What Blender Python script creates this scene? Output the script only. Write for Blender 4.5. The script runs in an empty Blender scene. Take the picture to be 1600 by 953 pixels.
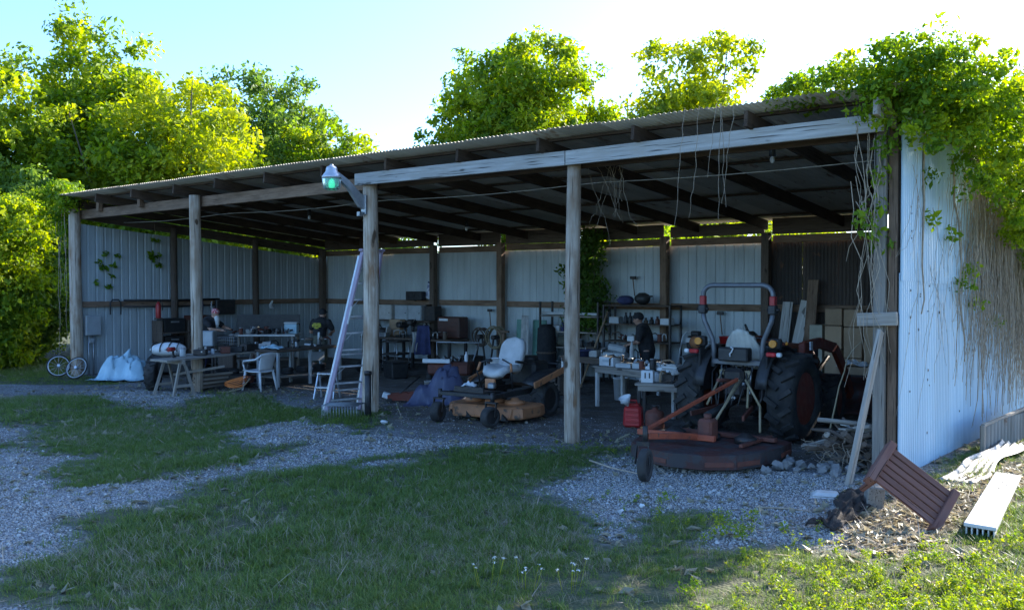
import bpy, math, random
import numpy as np
from mathutils import Vector, Matrix, Euler
R = math.radians
rng = np.random.default_rng(7)
rnd = random.Random(11)
SC = bpy.context.scene
COL = SC.collection

# ------------------------------------------------------------------ camera, sky, sun, exposure
cam = bpy.data.objects.new('camera', bpy.data.cameras.new('camera'))
COL.objects.link(cam)
cam.location = (22.775, -10.921, 2.252)
cam.rotation_euler = (math.pi / 2 - 0.0216, 0, 0.6795)
cam.data.sensor_width = 36
cam.data.lens = 36 * 1432 / 1600
cam.data.clip_end = 900
cam.data.clip_start = 0.05
SC.camera = cam

SUN_EL, SUN_AZ = R(28), R(12)          # azimuth measured from +Y towards +X
world = bpy.data.worlds.new('World')
SC.world = world
world.use_nodes = True
wn = world.node_tree.nodes
sky = wn.new('ShaderNodeTexSky')
sky.sky_type = 'NISHITA'
sky.sun_disc = False
sky.sun_elevation = SUN_EL
sky.sun_rotation = SUN_AZ
sky.air_density = 1.0
sky.dust_density = 1.2
sky.ozone_density = 8.0
wn['Background'].inputs['Strength'].default_value = 0.15
world.node_tree.links.new(sky.outputs[0], wn['Background'].inputs['Color'])
sd = bpy.data.lights.new('sun', 'SUN')
sd.energy = 4.5
sd.angle = R(0.53)
sd.color = (1.0, 0.93, 0.80)
sun = bpy.data.objects.new('sun', sd)
COL.objects.link(sun)
SDIR = Vector((math.sin(SUN_AZ) * math.cos(SUN_EL), math.cos(SUN_AZ) * math.cos(SUN_EL), math.sin(SUN_EL)))
sun.rotation_euler = SDIR.to_track_quat('Z', 'Y').to_euler()
sun.location = SDIR * 40
SC.view_settings.view_transform = 'Standard'
SC.view_settings.look = 'None'
SC.view_settings.gamma = 1
SC.view_settings.use_curve_mapping = False
SC.view_settings.exposure = 1.85
SC.render.engine = 'CYCLES'
SC.cycles.max_bounces = 8
SC.cycles.transparent_max_bounces = 12
SC.cycles.use_denoising = True

# ------------------------------------------------------------------ mesh helpers
def rot3(e):
    if e is None: return Matrix.Identity(3)
    if isinstance(e, Matrix): return e.to_3x3()
    return Euler(e).to_matrix()

def frame(d, up=(0, 0, 1)):
    d = Vector(d).normalized(); up = Vector(up)
    if abs(d.dot(up)) > 0.98: up = Vector((0, 1, 0)) if abs(d.y) < 0.9 else Vector((1, 0, 0))
    x = up.cross(d).normalized(); y = d.cross(x)
    return Matrix((x, y, d)).transposed()      # columns x, y, d

class MB:
    def __init__(s): s.v = []; s.f = []; s.lc = []; s.mi = []; s.sm = []
    def add(s, vs, fs, lc=None, m=0, smooth=False):
        b = len(s.v)
        o = (rnd.random() * 50, rnd.random() * 50, rnd.random() * 50)
        s.v += [tuple(p) for p in vs]
        s.lc += [(p[0] + o[0], p[1] + o[1], p[2] + o[2]) for p in (lc if lc is not None else vs)]
        for f in fs:
            s.f.append(tuple(i + b for i in f)); s.mi.append(m); s.sm.append(smooth)
        return s
    def box(s, c, sz, e=None, ch=0.0, m=0, taper=(1, 1)):
        hx, hy, hz = sz[0] / 2, sz[1] / 2, sz[2] / 2
        L = []
        if ch <= 0:
            for z in (-1, 1):
                tx, ty = (taper if z > 0 else (1, 1))
                for x, y in ((-1, -1), (1, -1), (1, 1), (-1, 1)): L.append((x * hx * tx, y * hy * ty, z * hz))
            fs = [(0, 3, 2, 1), (4, 5, 6, 7), (0, 1, 5, 4), (1, 2, 6, 5), (2, 3, 7, 6), (3, 0, 4, 7)]
        else:
            ch = min(ch, hx * .9, hy * .9, hz * .9)
            idx = {}
            for x in (-1, 1):
                for y in (-1, 1):
                    for z in (-1, 1):
                        tx, ty = (taper if z > 0 else (1, 1))
                        for a in range(3):
                            h = [hx * tx, hy * ty, hz]
                            p = [(h[k] - (0 if k == a else ch)) * (x, y, z)[k] for k in range(3)]
                            idx[(x, y, z, a)] = len(L); L.append(tuple(p))
            fs = []
            for a in range(3):
                b, c2 = (a + 1) % 3, (a + 2) % 3
                for sg in (-1, 1):
                    q = []
                    for (u, w) in ((-1, -1), (1, -1), (1, 1), (-1, 1)):
                        k = [0, 0, 0]; k[a] = sg; k[b] = u; k[c2] = w
                        q.append(idx[(k[0], k[1], k[2], a)])
                    fs.append(tuple(q if sg > 0 else q[::-1]))
            for a in range(3):
                b, c2 = (a + 1) % 3, (a + 2) % 3
                for u in (-1, 1):
                    for w in (-1, 1):
                        k0 = [0, 0, 0]; k0[b] = u; k0[c2] = w; k1 = list(k0); k0[a] = -1; k1[a] = 1
                        q = [idx[(*k0, b)], idx[(*k1, b)], idx[(*k1, c2)], idx[(*k0, c2)]]
                        fs.append(tuple(q if u * w > 0 else q[::-1]))
            for x in (-1, 1):
                for y in (-1, 1):
                    for z in (-1, 1):
                        q = [idx[(x, y, z, a)] for a in range(3)]
                        fs.append(tuple(q if x * y * z > 0 else q[::-1]))
        M = rot3(e); c = Vector(c)
        k = max(range(3), key=lambda i: sz[i])
        lc = [(p[(k + 1) % 3], p[(k + 2) % 3], p[k]) for p in L]
        return s.add([c + M @ Vector(p) for p in L], fs, lc, m)
    def beam(s, p0, p1, w, h, up=(0, 0, 1), ch=0.004, m=0):
        p0, p1 = Vector(p0), Vector(p1)
        return s.box((p0 + p1) / 2, (w, h, (p1 - p0).length), frame(p1 - p0, up), ch, m)
    def cyl(s, p0, p1, r0, r1=None, n=10, m=0, smooth=True):
        return s.tube([p0, p1], [r0, r0 if r1 is None else r1], n, m, smooth)
    def tube(s, pts, r, n=6, m=0, smooth=True, caps=True, wob=0.0):
        pts = [Vector(p) for p in pts]
        if not isinstance(r, (list, tuple)): r = [r] * len(pts)
        vs, lc = [], []
        F = None; run = 0
        for i, p in enumerate(pts):
            d = (pts[min(i + 1, len(pts) - 1)] - pts[max(i - 1, 0)])
            if d.length < 1e-9: d = Vector((0, 0, 1))
            d.normalize()
            if F is None: F = frame(d)
            else:
                x = F.col[0] - d * d.dot(F.col[0]); x.normalize(); y = d.cross(x)
                F = Matrix((x, y, d)).transposed()
            if i: run += (p - pts[i - 1]).length
            for k in range(n):
                a = 2 * math.pi * k / n
                rr = r[i] * (1 + (wob * (rnd.random() - .5) if wob else 0))
                q = (math.cos(a) * rr, math.sin(a) * rr)
                vs.append(p + F @ Vector((q[0], q[1], 0))); lc.append((q[0], q[1], run))
        fs = []
        for i in range(len(pts) - 1):
            for k in range(n):
                a, b = i * n + k, i * n + (k + 1) % n
                fs.append((a, b, b + n, a + n))
        nb = len(s.f)
        s.add(vs, fs, lc, m, smooth)
        if caps:
            b = len(s.v) - len(vs)
            s.f.append(tuple(b + k for k in range(n))[::-1]); s.mi.append(m); s.sm.append(False)
            e = b + (len(pts) - 1) * n
            s.f.append(tuple(e + k for k in range(n))); s.mi.append(m); s.sm.append(False)
        return s
    def lathe(s, prof, n=16, c=(0, 0, 0), e=None, m=0, smooth=True, closed=False, arc=None):
        M = rot3(e); c = Vector(c); vs = []; lc = []
        for (r, z) in prof:
            for k in range(n):
                a = 2 * math.pi * k / n
                p = Vector((math.cos(a) * r, math.sin(a) * r, z)); vs.append(c + M @ p); lc.append(p)
        fs = []; np_ = len(prof)
        for i in range(np_ if closed else np_ - 1):
            j = (i + 1) % np_
            for k in range(n):
                fs.append((i * n + k, i * n + (k + 1) % n, j * n + (k + 1) % n, j * n + k))
        s.add(vs, fs, lc, m, smooth)
        if not closed:
            b = len(s.v) - len(vs)
            if prof[0][0] > 1e-4: s.f.append(tuple(b + k for k in range(n))[::-1]); s.mi.append(m); s.sm.append(False)
            if prof[-1][0] > 1e-4: s.f.append(tuple(b + (np_ - 1) * n + k for k in range(n))); s.mi.append(m); s.sm.append(False)
        return s
    def ell(s, c, rad, e=None, nu=12, nv=8, m=0, jit=0.0):
        M = rot3(e); c = Vector(c); vs = []; lc = []
        for i in range(nv + 1):
            th = math.pi * i / nv
            for k in range(nu):
                a = 2 * math.pi * k / nu
                j = 1 + (jit * (rnd.random() - .5) if 0 < i < nv else 0)
                p = Vector((math.sin(th) * math.cos(a) * rad[0] * j, math.sin(th) * math.sin(a) * rad[1] * j, math.cos(th) * rad[2] * j))
                vs.append(c + M @ p); lc.append(p)
        fs = [(i * nu + k, (i + 1) * nu + k, (i + 1) * nu + (k + 1) % nu, i * nu + (k + 1) % nu) for i in range(nv) for k in range(nu)]
        return s.add(vs, fs, lc, m, True)
    def prism(s, poly, h, M=None, m=0, smooth=False):
        """2D polygon (counter-clockwise) extruded +-h/2 along local z, M a 4x4"""
        M = M or Matrix.Identity(4); n = len(poly)
        L = [Vector((x, y, -h / 2)) for x, y in poly] + [Vector((x, y, h / 2)) for x, y in poly]
        fs = [tuple(range(n))[::-1], tuple(range(n, 2 * n))] + [(k, (k + 1) % n, (k + 1) % n + n, k + n) for k in range(n)]
        return s.add([M @ p for p in L], fs, L, m, smooth)
    def sheet(s, fn, nu, nv, m=0, th=0.0, smooth=True):
        """surface fn(u,v)->xyz, u,v in 0..1; th gives it a second skin"""
        P = [[Vector(fn(i / nu, j / nv)) for i in range(nu + 1)] for j in range(nv + 1)]
        vs = [p for row in P for p in row]; w = nu + 1
        fs = [(j * w + i, j * w + i + 1, (j + 1) * w + i + 1, (j + 1) * w + i) for j in range(nv) for i in range(nu)]
        if th:
            N = [Vector((0, 0, 0)) for _ in vs]
            for f in fs:
                nn = (vs[f[1]] - vs[f[0]]).cross(vs[f[3]] - vs[f[0]])
                for i in f: N[i] += nn
            b = len(vs)
            vs = vs + [vs[i] - (N[i].normalized() if N[i].length else Vector((0, 0, 1))) * th for i in range(b)]
            fs = fs + [tuple(i + b for i in f[::-1]) for f in fs]
            bd = [j * w for j in range(nv + 1)][::-1] + list(range(w)) + [j * w + nu for j in range(nv + 1)] + list(range(nv * w, nv * w + w))[::-1]
            e = list(range(w)) ; 
            def strip(idx, flip):
                for a, c2 in zip(idx, idx[1:]):
                    q = (a, a + b, c2 + b, c2); fs.append(q if flip else q[::-1])
            strip(list(range(w)), True); strip([nv * w + i for i in range(w)], False)
            strip([j * w for j in range(nv + 1)], False); strip([j * w + nu for j in range(nv + 1)], True)
        return s.add(vs, fs, None, m, smooth)
    def mesh(s, name, mats):
        me = bpy.data.meshes.new(name)
        me.from_pydata(s.v, [], s.f)
        a = me.attributes.new('lc', 'FLOAT_VECTOR', 'POINT')
        a.data.foreach_set('vector', np.array(s.lc, dtype=np.float32).ravel())
        me.polygons.foreach_set('use_smooth', s.sm)
        me.polygons.foreach_set('material_index', s.mi)
        for m in (mats if isinstance(mats, (list, tuple)) else [mats]): me.materials.append(m)
        me.update()
        return me
    def build(s, name, mats, parent=None, loc=(0, 0, 0), e=(0, 0, 0)):
        return put(name, s.mesh(name, mats), parent, loc, e)

def put(name, me, parent=None, loc=(0, 0, 0), e=(0, 0, 0)):
    o = bpy.data.objects.new(name, me); COL.objects.link(o)
    o.parent = parent; o.location = loc; o.rotation_euler = e
    return o

def tag(o, label, cat, group=None):
    o['label'] = label; o['category'] = cat
    if group: o['group'] = group
    return o

def thing(name, label, cat, loc=(0, 0, 0), rz=0.0, group=None, e=None):
    o = bpy.data.objects.new(name, None); COL.objects.link(o)
    o.empty_display_size = .2
    o.location = loc; o.rotation_euler = e if e else (0, 0, rz)
    return tag(o, label, cat, group)

def single(mb, name, mats, label, cat, loc=(0, 0, 0), rz=0.0, group=None, e=None):
    return tag(mb.build(name, mats, None, loc, e if e else (0, 0, rz)), label, cat, group)

def np_mesh(name, V, Q, lc, mats, smooth=False):
    """big meshes from arrays: V (n,3), Q (m,4) or (m,3)"""
    me = bpy.data.meshes.new(name)
    k = Q.shape[1]
    me.vertices.add(len(V)); me.vertices.foreach_set('co', V.astype(np.float32).ravel())
    me.loops.add(Q.size); me.loops.foreach_set('vertex_index', Q.astype(np.int32).ravel())
    me.polygons.add(len(Q)); me.polygons.foreach_set('loop_start', np.arange(0, Q.size, k, dtype=np.int32))
    me.polygons.foreach_set('loop_total', np.full(len(Q), k, dtype=np.int32))
    me.polygons.foreach_set('use_smooth', np.full(len(Q), smooth))
    a = me.attributes.new('lc', 'FLOAT_VECTOR', 'POINT'); a.data.foreach_set('vector', lc.astype(np.float32).ravel())
    for m in (mats if isinstance(mats, (list, tuple)) else [mats]): me.materials.append(m)
    me.update(calc_edges=True)
    return me

# ------------------------------------------------------------------ materials
def nodes_of(name):
    m = bpy.data.materials.new(name); m.use_nodes = True
    nt = m.node_tree
    return m, nt, nt.nodes, nt.nodes['Principled BSDF']

def lnk(nt, a, b): nt.links.new(a, b)

def mixc(nt, fac, a, b):
    n = nt.nodes.new('ShaderNodeMix'); n.data_type = 'RGBA'
    for i, v in ((0, fac), (6, a), (7, b)):
        if hasattr(v, 'is_linked') or hasattr(v, 'links'): nt.links.new(v, n.inputs[i])
        else: n.inputs[i].default_value = v if i == 0 else (*v, 1)
    return n.outputs[2]

def noise(nt, vec, scale, detail=5, rough=.55, dist=0.0):
    n = nt.nodes.new('ShaderNodeTexNoise'); n.inputs['Scale'].default_value = scale
    n.inputs['Detail'].default_value = detail; n.inputs['Roughness'].default_value = rough
    n.inputs['Distortion'].default_value = dist
    nt.links.new(vec, n.inputs['Vector']); return n.outputs['Fac']

def ramp(nt, fac, lo, hi, a=0.0, b=1.0):
    n = nt.nodes.new('ShaderNodeMapRange'); n.inputs[1].default_value = lo; n.inputs[2].default_value = hi
    n.inputs[3].default_value = a; n.inputs[4].default_value = b
    nt.links.new(fac, n.inputs[0]); return n.outputs[0]

def coords(nt, sc=(1, 1, 1)):
    a = nt.nodes.new('ShaderNodeAttribute'); a.attribute_name = 'lc'
    mp = nt.nodes.new('ShaderNodeMapping'); mp.inputs['Scale'].default_value = sc
    nt.links.new(a.outputs['Vector'], mp.inputs['Vector']); return mp.outputs[0]

def bumpn(nt, bsdf, h, strength, dist=.01):
    n = nt.nodes.new('ShaderNodeBump'); n.inputs['Strength'].default_value = strength; n.inputs['Distance'].default_value = dist
    nt.links.new(h, n.inputs['Height']); nt.links.new(n.outputs[0], bsdf.inputs['Normal'])

def pm(name, c1, c2=None, scale=8, rough=.6, metal=0.0, bump=.15, bscale=60, stretch=(1, 1, 1), spots=None, lo=.35, hi=.65, rvar=.12):
    """worn surface: two tones by noise, optional spots (colour, threshold, scale), small relief, small variation from object to object"""
    m, nt, N, b = nodes_of(name)
    c2 = c2 or tuple(x * .7 for x in c1)
    v = coords(nt, stretch)
    col = mixc(nt, ramp(nt, noise(nt, v, scale), lo, hi), c1, c2)
    if spots:
        v2 = coords(nt, spots[3] if len(spots) > 3 else (1, 1, 1))
        col = mixc(nt, ramp(nt, noise(nt, v2, spots[2], 6, .65), spots[1], spots[1] + .08), col, spots[0])
    oi = N.new('ShaderNodeObjectInfo')
    hs = N.new('ShaderNodeHueSaturation')
    lnk(nt, ramp(nt, oi.outputs['Random'], 0, 1, 1 - rvar, 1 + rvar), hs.inputs['Value'])
    lnk(nt, col, hs.inputs['Color'])
    lnk(nt, hs.outputs[0], b.inputs['Base Color'])
    rf = noise(nt, v, scale * 2.3)
    lnk(nt, ramp(nt, rf, .3, .7, max(.05, rough - .1), min(1, rough + .12)), b.inputs['Roughness'])
    b.inputs['Metallic'].default_value = metal
    if bump: bumpn(nt, b, noise(nt, v, bscale, 4), bump, .006)
    return m

def wood(name, c1, c2, c3, bump=.5, gs=1.0):
    """boards: grain runs along lc.z"""
    m, nt, N, b = nodes_of(name)
    v = coords(nt, (1, 1, .05))
    g = noise(nt, v, 55 * gs, 6, .6, .3)
    big = noise(nt, coords(nt, (1, 1, .35)), 5, 4)
    scar = noise(nt, coords(nt, (1, 1, .22)), 2.6, 5, .6)
    col = mixc(nt, ramp(nt, g, .32, .68), c1, c2)
    col = mixc(nt, ramp(nt, big, .45, .72), col, c3)
    if name.startswith('weathered pole'): col = mixc(nt, ramp(nt, scar, .55, .60), col, (.27, .15, .08))
    crack = noise(nt, coords(nt, (1, 1, .025)), 90 * gs, 2, .5)
    col = mixc(nt, ramp(nt, crack, .62, .68), col, tuple(x * .22 for x in c2))
    knot = noise(nt, coords(nt, (1, 1, .45)), 7, 2, .4)
    col = mixc(nt, ramp(nt, knot, .70, .76), col, tuple(x * .35 for x in c3))
    oi = N.new('ShaderNodeObjectInfo'); hs = N.new('ShaderNodeHueSaturation')
    lnk(nt, ramp(nt, oi.outputs['Random'], 0, 1, .82, 1.15), hs.inputs['Value']); lnk(nt, col, hs.inputs['Color'])
    lnk(nt, hs.outputs[0], b.inputs['Base Color']); b.inputs['Roughness'].default_value = .85
    b.inputs['Specular IOR Level'].default_value = .25
    bumpn(nt, b, g, bump, .008)
    return m

M = {}
M['post'] = wood('weathered pole wood', (.60, .50, .40), (.34, .26, .19), (.26, .165, .10), 1.0, .38)
M['plank'] = wood('silvered plank', (.56, .54, .51), (.34, .32, .29), (.40, .37, .33), .8, .5)
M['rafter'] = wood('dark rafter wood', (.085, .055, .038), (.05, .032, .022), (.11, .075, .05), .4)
M['girt'] = wood('brown girt wood', (.30, .20, .135), (.19, .12, .08), (.15, .095, .06), .5)
M['board'] = wood('grey board', (.36, .32, .275), (.22, .19, .16), (.28, .24, .19), .6, .6)
M['redwood'] = wood('stained brown slats', (.21, .098, .072), (.15, .066, .05), (.19, .10, .08), .4, .6)
M['oldwood'] = wood('dark old wood', (.16, .12, .09), (.09, .065, .05), (.12, .09, .07), .6)
M['white_wall'] = pm('white painted ribbed steel', (.48, .53, .535), (.39, .43, .435), 2.5, .5, 0, .05, 20, (1, 1, .3), ((.25, .17, .12), .69, 7, (1, 1, .5)), rvar=.05)
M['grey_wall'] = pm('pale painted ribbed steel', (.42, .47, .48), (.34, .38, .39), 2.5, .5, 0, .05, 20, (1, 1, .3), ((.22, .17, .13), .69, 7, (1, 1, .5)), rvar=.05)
M['blue_wall'] = pm('pale corrugated steel', (.52, .66, .75), (.45, .57, .65), 1.6, .42, .0, .05, 20, (1, 1, .25), ((.34, .30, .26), .64, 2.2, (5, 5, .22)), rvar=.06)
M['brown_wall'] = pm('brown rusted corrugated steel', (.085, .06, .045), (.05, .04, .034), 2, .7, .0, .1, 20, (1, 1, .25), ((.15, .075, .04), .62, 5))
M['roof'] = pm('galvanised roof steel', (.54, .50, .44), (.40, .36, .30), 1.4, .6, .0, .1, 25, (1, 1, .3), ((.23, .13, .075), .58, 3.0, (1, 1, .35)), rvar=.22)
M['old_tin'] = pm('old dull tin', (.30, .29, .27), (.22, .205, .185), 3, .6, .1, .1, 25, (1, 1, .3), ((.19, .11, .07), .58, 3.0))
M['galv'] = pm('galvanised steel', (.45, .46, .47), (.34, .35, .36), 10, .42, .75, .05)
M['alu'] = pm('dull aluminium', (.62, .63, .65), (.5, .51, .53), 10, .4, .6, .05)
M['dark_metal'] = pm('dark steel', (.035, .034, .034), (.06, .05, .045), 9, .5, .5, .15, 70, (1, 1, 1), ((.13, .065, .035), .66, 8))
M['black'] = pm('black plastic', (.018, .018, .019), (.032, .031, .03), 9, .5, 0, .1)
M['tyre'] = pm('black rubber', (.016, .016, .016), (.05, .045, .04), 5, .85, 0, .25, 50)
M['tractor_orange'] = pm('faded orange red paint', (.20, .035, .016), (.14, .028, .015), 5, .45, 0, .05, 40, (1, 1, 1), ((.10, .06, .045), .62, 7))
M['deck_red'] = pm('rusty red deck paint', (.10, .028, .02), (.06, .026, .022), 5, .6, 0, .15, 40, (1, 1, 1), ((.055, .045, .045), .48, 3.5))
M['mower_orange'] = pm('dusty orange paint', (.50, .20, .085), (.36, .155, .07), 5, .55, 0, .08, 40, (1, 1, 1), ((.10, .07, .05), .56, 6))
M['implement'] = pm('implement orange paint', (.42, .085, .035), (.28, .06, .03), 6, .55, 0, .1, 40, (1, 1, 1), ((.10, .05, .035), .6, 8))
M['rops'] = pm('grey roll bar paint', (.15, .155, .165), (.11, .112, .12), 7, .42, .2, .05)
M['red'] = pm('red plastic', (.42, .022, .022), (.30, .02, .02), 6, .42, 0, .05)
M['rust_red'] = pm('rusted red tin', (.17, .05, .03), (.11, .042, .03), 7, .7, .1, .2)
M['redlens'] = pm('red lens', (.5, .02, .03), (.4, .02, .03), 6, .2, 0, 0)
M['amber'] = pm('amber lens', (.75, .28, .03), (.6, .22, .03), 6, .25, 0, 0)
M['white'] = pm('dusty white plastic', (.68, .69, .69), (.56, .57, .57), 6, .5, 0, .05)
M['white_paint'] = pm('worn white paint', (.62, .60, .57), (.50, .48, .44), 6, .6, 0, .1, 50, (1, 1, 1), ((.30, .24, .19), .66, 9))
M['cream'] = pm('cream seat vinyl', (.50, .49, .43), (.40, .39, .34), 6, .55, 0, .1)
M['seat_grey'] = pm('pale grey seat vinyl', (.46, .46, .45), (.34, .34, .33), 4, .55, 0, .15, 40, (1, 1, 1), ((.16, .15, .13), .62, 5))
M['card'] = pm('brown cardboard', (.40, .27, .165), (.33, .22, .135), 5, .85, 0, .08)
M['card_pale'] = pm('pale cardboard', (.46, .43, .33), (.38, .35, .27), 5, .85, 0, .08)
M['tarp_blue'] = pm('pale blue tarp', (.42, .60, .68), (.34, .52, .60), 5, .4, 0, .25, 14)
M['tarp_navy'] = pm('dark blue tarp', (.09, .095, .16), (.065, .07, .125), 5, .55, 0, .3, 14)
M['cloth_blue'] = pm('blue cloth', (.055, .065, .16), (.04, .045, .11), 8, .9, 0, .25)
M['cloth_pale'] = pm('pale cloth', (.46, .45, .42), (.33, .32, .31), 8, .9, 0, .25)
M['cloth_black'] = pm('black cloth', (.016, .016, .018), (.026, .026, .028), 8, .9, 0, .2)
M['olive'] = pm('olive cloth', (.10, .10, .07), (.075, .075, .055), 8, .9, 0, .2)
M['skin'] = pm('skin', (.46, .26, .18), (.40, .22, .15), 12, .5, 0, .05)
M['hair_white'] = pm('white beard', (.62, .61, .58), (.48, .47, .45), 60, .85, 0, .5, 150)
M['red_print'] = pm('red print cloth', (.46, .06, .07), (.60, .42, .42), 30, .85, 0, .1, 60, (1, 1, 1), None, .48, .55)
M['green_panel'] = pm('green painted board', (.13, .28, .22), (.10, .22, .175), 4, .6, 0, .06)
M['grey_box'] = pm('grey painted steel', (.40, .43, .44), (.34, .36, .37), 5, .45, .1, .04)
M['purple'] = pm('faded orchid fibreglass', (.36, .27, .34), (.29, .22, .28), 6, .45, 0, .06)
M['orange_cord'] = pm('orange cord', (.75, .22, .05), (.65, .18, .04), 6, .5, 0, 0)
M['yellow'] = pm('yellow print', (.62, .58, .06), (.55, .5, .05), 20, .7, 0, 0)
M['brown_box'] = pm('dark red brown enamel', (.10, .035, .022), (.07, .028, .02), 6, .4, 0, .05)
M['hose'] = pm('tan hose', (.30, .24, .14), (.22, .17, .10), 9, .6, 0, .1)
M['stone'] = pm('broken concrete', (.25, .24, .23), (.16, .155, .145), 9, .9, 0, .5, 30)
M['bark'] = pm('bark', (.16, .13, .10), (.09, .075, .06), 14, .95, 0, .8, 25, (1, 1, .3))
M['twig'] = pm('dry vine stem', (.46, .36, .26), (.32, .25, .18), 20, .9, 0, .3)
M['burlap'] = pm('rotten carpet', (.05, .035, .026), (.03, .022, .018), 12, .95, 0, .8, 60)
M['paper'] = pm('printed paper', (.58, .60, .66), (.20, .22, .36), 9, .6, 0, 0, 20, (1, 1, 1), None, .5, .53)

def glass_mat():
    m, nt, N, b = nodes_of('green lamp glass')
    b.inputs['Base Color'].default_value = (.60, .86, .76, 1); b.inputs['Roughness'].default_value = .25
    b.inputs['Transmission Weight'].default_value = .75; b.inputs['IOR'].default_value = 1.3
    return m
M['glass'] = glass_mat()
m_, nt_, N_, b_ = nodes_of('green lit lamp'); b_.inputs['Base Color'].default_value = (.05, .5, .3, 1)
b_.inputs['Emission Color'].default_value = (.05, .9, .5, 1); b_.inputs['Emission Strength'].default_value = .45
M['lamp_glow'] = m_

def leaf_mat(name, dark, mid, bright, trans=.45):
    """leaf faces: lc.x random per leaf, lc.y random per clump"""
    m, nt, N, b = nodes_of(name)
    a = N.new('ShaderNodeAttribute'); a.attribute_name = 'lc'
    sp = N.new('ShaderNodeSeparateXYZ'); lnk(nt, a.outputs['Vector'], sp.inputs[0])
    ad = N.new('ShaderNodeMath'); ad.operation = 'MULTIPLY_ADD'; ad.inputs[1].default_value = .4
    lnk(nt, sp.outputs[0], ad.inputs[0])
    ml = N.new('ShaderNodeMath'); ml.operation = 'MULTIPLY'; ml.inputs[1].default_value = .6
    lnk(nt, sp.outputs[1], ml.inputs[0]); lnk(nt, ml.outputs[0], ad.inputs[2])
    cr = N.new('ShaderNodeValToRGB'); e = cr.color_ramp.elements
    e[0].position = .1; e[0].color = (*dark, 1); e[1].position = .9; e[1].color = (*bright, 1)
    k = cr.color_ramp.elements.new(.5); k.color = (*mid, 1)
    lnk(nt, ad.outputs[0], cr.inputs[0]); lnk(nt, cr.outputs[0], b.inputs['Base Color'])
    b.inputs['Roughness'].default_value = .5; b.inputs['Specular IOR Level'].default_value = .3
    tr = N.new('ShaderNodeBsdfTranslucent')
    hs = N.new('ShaderNodeHueSaturation'); hs.inputs['Hue'].default_value = .485; hs.inputs['Saturation'].default_value = 1.15; hs.inputs['Value'].default_value = 1.5
    lnk(nt, cr.outputs[0], hs.inputs['Color']); lnk(nt, hs.outputs[0], tr.inputs['Color'])
    mx = N.new('ShaderNodeMixShader'); mx.inputs[0].default_value = trans
    lnk(nt, b.outputs[0], mx.inputs[1]); lnk(nt, tr.outputs[0], mx.inputs[2])
    lnk(nt, mx.outputs[0], N['Material Output'].inputs['Surface'])
    return m
M['leaf_mid'] = leaf_mat('mid green leaves', (.09, .175, .022), (.19, .29, .026), (.35, .41, .03), .57)
M['leaf_dark'] = leaf_mat('dark oak leaves', (.065, .13, .03), (.12, .21, .04), (.21, .31, .045), .5)
M['leaf_yellow'] = leaf_mat('yellow green leaves', (.13, .20, .02), (.25, .33, .025), (.42, .46, .035), .55)
M['leaf_vine'] = leaf_mat('vine leaves', (.07, .15, .018), (.16, .27, .02), (.32, .40, .026), .55)
M['grass'] = leaf_mat('grass blades', (.07, .125, .03), (.125, .20, .045), (.22, .26, .08), .4)
M['weed'] = leaf_mat('weed leaves', (.10, .17, .03), (.19, .27, .035), (.34, .37, .045), .45)
M['straw'] = leaf_mat('dry straw', (.20, .18, .11), (.29, .26, .17), (.40, .35, .26), .3)
M['flower'] = leaf_mat('white petals', (.7, .7, .68), (.75, .75, .74), (.8, .8, .8), .3)
# ------------------------------------------------------------------ ground
W_, L_ = 19.6, 7.87
GRAVEL = {
    'path': [(9.33, -5.54), (10.6, -5.59), (11.41, -6.17), (12.61, -6.41), (13.17, -5.76), (13.18, -4.55), (13.26, -3.16), (12.96, -1.22), (12.72, -0.12), (14.0, 0.58), (15.08, -0.23), (14.62, -1.39), (14.08, -2.08), (13.95, -3.11), (13.56, -4.19), (13.56, -4.89), (13.67, -5.75), (13.61, -6.41), (13.18, -7.09)],
    'patchb': [(13.76, -3.26), (13.88, -2.6), (14.53, -2.19), (14.75, -2.99), (14.31, -3.63)],
    'driveway': [(10.23, -7.93), (12.85, -6.96), (14.11, -7.19), (14.94, -7.49), (15.16, -7.8), (15.84, -7.93), (16.29, -8.05), (17.01, -8.29), (15.8, -9.27)],
    'strip': [(-9.11, -4.69), (0.16, -1.86), (4.34, 0.99), (6.69, -0.46), (7.42, -2.05), (4.86, -1.95), (2.83, -2.17), (2.92, -2.97), (1.56, -6.79)],
    'patchl': [(4.76, -5.73), (6.81, -4.53), (7.67, -4.02), (8.86, -4.53), (8.99, -5.15), (7.34, -6.48)],
    'patchm': [(10.08, -2.08), (10.5, -1.18), (11.72, -1.91), (11.86, -2.83), (10.36, -3.02)],
    'front': [(16.59, -2.87), (16.29, -1.21), (16.24, -0.27), (18.21, 0.72), (19.37, -0.33), (20.05, -1.48), (20.35, -2.69), (19.97, -3.19), (19.46, -3.2), (19.14, -3.67), (18.96, -2.36), (18.57, -2.41), (17.94, -2.85), (18.31, -3.86), (18.05, -3.78), (17.58, -3.2), (16.97, -3.08)],
}
LITTER = [(19.71, -1.76), (20.19, -0.09), (20.25, 3.94), (21.39, 9.23), (21.87, 2.37), (20.95, -0.13), (20.79, -2.13), (20.52, -3.08), (20.07, -3.16)]

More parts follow.
